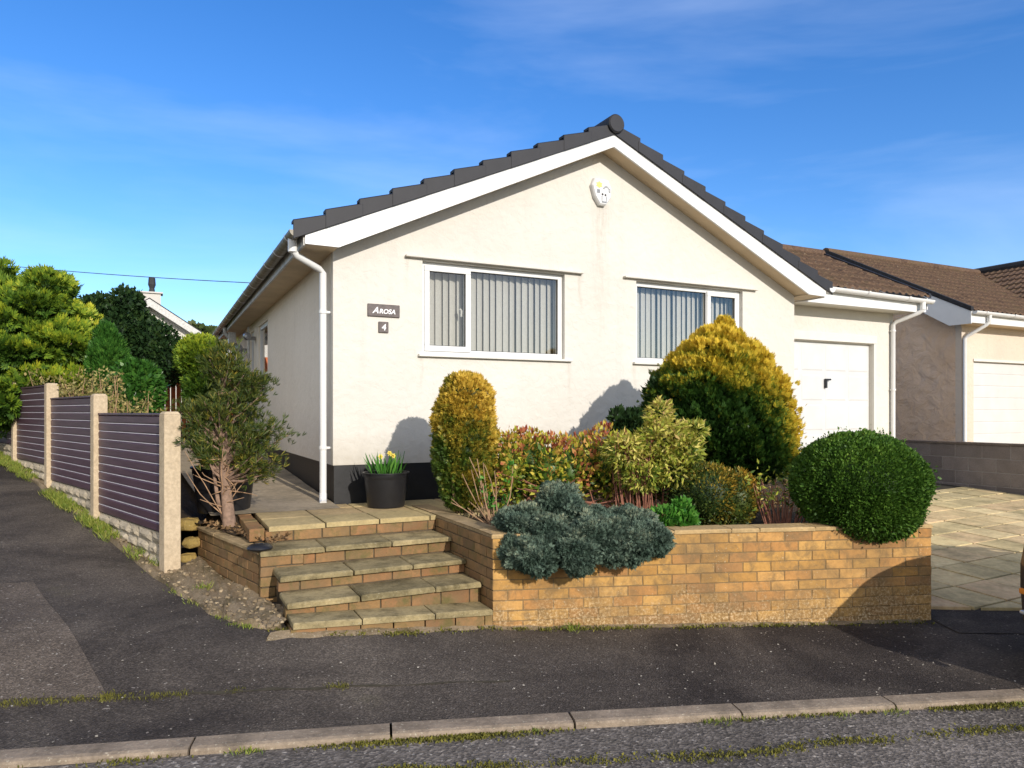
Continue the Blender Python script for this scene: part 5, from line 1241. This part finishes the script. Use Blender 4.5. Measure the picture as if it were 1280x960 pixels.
n = 500; P = np.c_[RNG.uniform(-2.7, -1.75, n), np.zeros(n), np.full(n, -.975)]; P[:, 1] = 6.35-(P[:, 0]+2.75)*1.0+RNG.uniform(-.02, .45, n)
o = inst('border_litter', LEAF, P, rdir(n)*np.array([1, 1, .5])+np.array([0, 0, .3]), .045, RNG.random(n), M['l_litter'], None, .5); props(o, 'leaf litter on the soil around the pine trunk', 'leaf litter', None, 'stuff')

# ------------------------------------------------------------------ parked car at the right edge
CR = thing('parked_car', 'dark parked car at the right edge of the photo, only its front corner showing', 'car', (3.352, 4.03, float(H(3.6, 4.4))-.03), ang)
def loft(m, st, sec):
    n = None; base = len(m.v); rows = []
    for s_ in st:
        pts = sec(s_); n = len(pts); rows.append(len(m.v)); m.v += pts
    for a, b in zip(rows[:-1], rows[1:]):
        for k in range(n-1): m.f.append((a+k, b+k, b+k+1, a+k+1)); m.m.append(0)
    m.f.append(tuple(rows[0]+k for k in range(n))); m.m.append(0); m.f.append(tuple(rows[-1]+k for k in reversed(range(n)))); m.m.append(0)
def sec_body(s_):
    x, w, zb_, zt_ = s_
    half = [(.0, zt_+.02), (.55*w, zt_+.012), (.82*w, zt_-.01), (.95*w, zt_-.06), (1.0*w, zt_-.2 if zt_-.2 > zb_+.2 else (zt_+zb_)/2+.05), (1.0*w, (zt_+zb_)/2-.02), (.97*w, zb_+.10), (.90*w, zb_)]
    nose = .10*math.exp(-x*6)
    f = lambda y: x+nose*(abs(y)/w)**2*2.2
    return [(f(y), y, z) for y, z in half[::-1]]+[(f(y), -y, z) for y, z in half[1:]]
m = MB(); loft(m, [(0, .66, .30, .66), (.03, .74, .24, .78), (.12, .80, .20, .86), (.4, .85, .18, .93), (1.0, .88, .18, 1.02), (1.3, .885, .18, 1.05), (2.4, .89, .18, 1.05), (3.5, .885, .18, 1.07), (3.95, .84, .22, 1.06), (4.12, .76, .30, .95), (4.15, .70, .35, .85)], sec_body)
BD = m.build('body', M['carpaint'], CR, True)
def sec_cab(s_):
    x, w, zb_, zt_ = s_; half = [(0, zt_+.02), (.7*w, zt_), (.9*w, zt_-.05), (w*1.0, zt_-.12 if zt_-.12 > zb_ else zb_+.01), (w*1.12, zb_)]
    return [(x, y, z) for y, z in half[::-1]]+[(x, -y, z) for y, z in half[1:]]
m = MB(); loft(m, [(1.02, .70, 1.0, 1.03), (1.45, .66, 1.02, 1.34), (1.75, .64, 1.02, 1.49), (2.3, .63, 1.02, 1.54), (3.2, .63, 1.02, 1.52), (3.75, .64, 1.02, 1.40), (4.02, .66, 1.0, 1.06)], sec_cab); m.build('windows', M['carglass'], CR, True)
m = MB(); m.add([(1.80, y, 1.515) for y in (-.56, .56)]+[(2.3, y, 1.562) for y in (-.58, .58)]+[(3.2, y, 1.545) for y in (-.58, .58)]+[(3.7, y, 1.44) for y in (-.56, .56)], [(0, 1, 3, 2), (2, 3, 5, 4), (4, 5, 7, 6)])
for sy in (-1, 1):
    for pth in ([(1.06, .78, 1.05), (1.45, .70, 1.30), (1.8, .60, 1.50), (2.3, .60, 1.555), (3.2, .60, 1.54), (3.7, .62, 1.42), (4.0, .72, 1.08)], [(2.45, .735, 1.06), (2.5, .60, 1.54)]):
        m.tube([(a, sy*b, c) for a, b, c in pth], .028, 6)
m.build('roof', M['carpaint'], CR)
for sx in (.78, 3.32):
    for sy in (-1, 1):
        m = MB(); c = (sx, sy*.80, .31)
        m.lathe([(.20, -.1), (.30, -.1), (.318, -.07), (.318, .07), (.30, .1), (.20, .1)], 28, c, 'y'); wh = m.build('wheel', M['tyre'], CR, True)
        m = MB(); m.lathe([(0, sy*.08), (.06, sy*.09), (.19, sy*.075), (.205, sy*.1), (.205, -sy*.09)], 20, c, 'y')
        for k in range(5):
            a = k*1.2566; m.tube([(c[0]+.04*math.cos(a), c[1]+sy*.092, c[2]+.04*math.sin(a)), (c[0]+.19*math.cos(a), c[1]+sy*.09, c[2]+.19*math.sin(a))], .02, 5)
        m.build('rim', M['metal_grey'], wh)
        m = MB(); m.lathe([(.325, -.02), (.36, 0), (.36, .02), (.325, .02)], 28, (sx, sy*.885, .33), 'y'); m.build('arch_trim', M['blackplastic'], CR, True)
for sy in (-1, 1):
    m = MB(); vs = [(.13, sy*.50, .66), (.22, sy*.72, .68), (.36, sy*.80, .74), (.36, sy*.79, .83), (.20, sy*.70, .82), (.10, sy*.50, .77)]
    m.add([(a-.012, b*1.005+sy*.012, c) for a, b, c in vs]+[(a+.10, b-sy*.03, c) for a, b, c in vs], [(0, 1, 4, 5), (1, 2, 3, 4)]+[(i, (i+1) % 6, 6+(i+1) % 6, 6+i) for i in range(6)]); m.build('headlight', M['lens'], CR)
    m = MB(); m.box(.208, .30, min(sy*.70, sy*.797), max(sy*.70, sy*.797), .46, .50); m.build('indicator', M['indicator'], CR, bevel=.01)
    m = MB(); m.box(.178, .27, min(sy*.62, sy*.765), max(sy*.62, sy*.765), .335, .36); m.build('bumper_trim', M['lens'], CR, bevel=.01)
    m = MB(); m.box(1.35, 1.5, min(sy*.88, sy*1.04), max(sy*.88, sy*1.04), 1.06, 1.18); m.build('door_mirror', M['carpaint'], CR, bevel=.02)
m = MB()
for k in range(5): m.box(-.03, .02, -.42, .42, .52+.045*k, .54+.045*k)
m.build('grille', M['metal_grey'], CR)
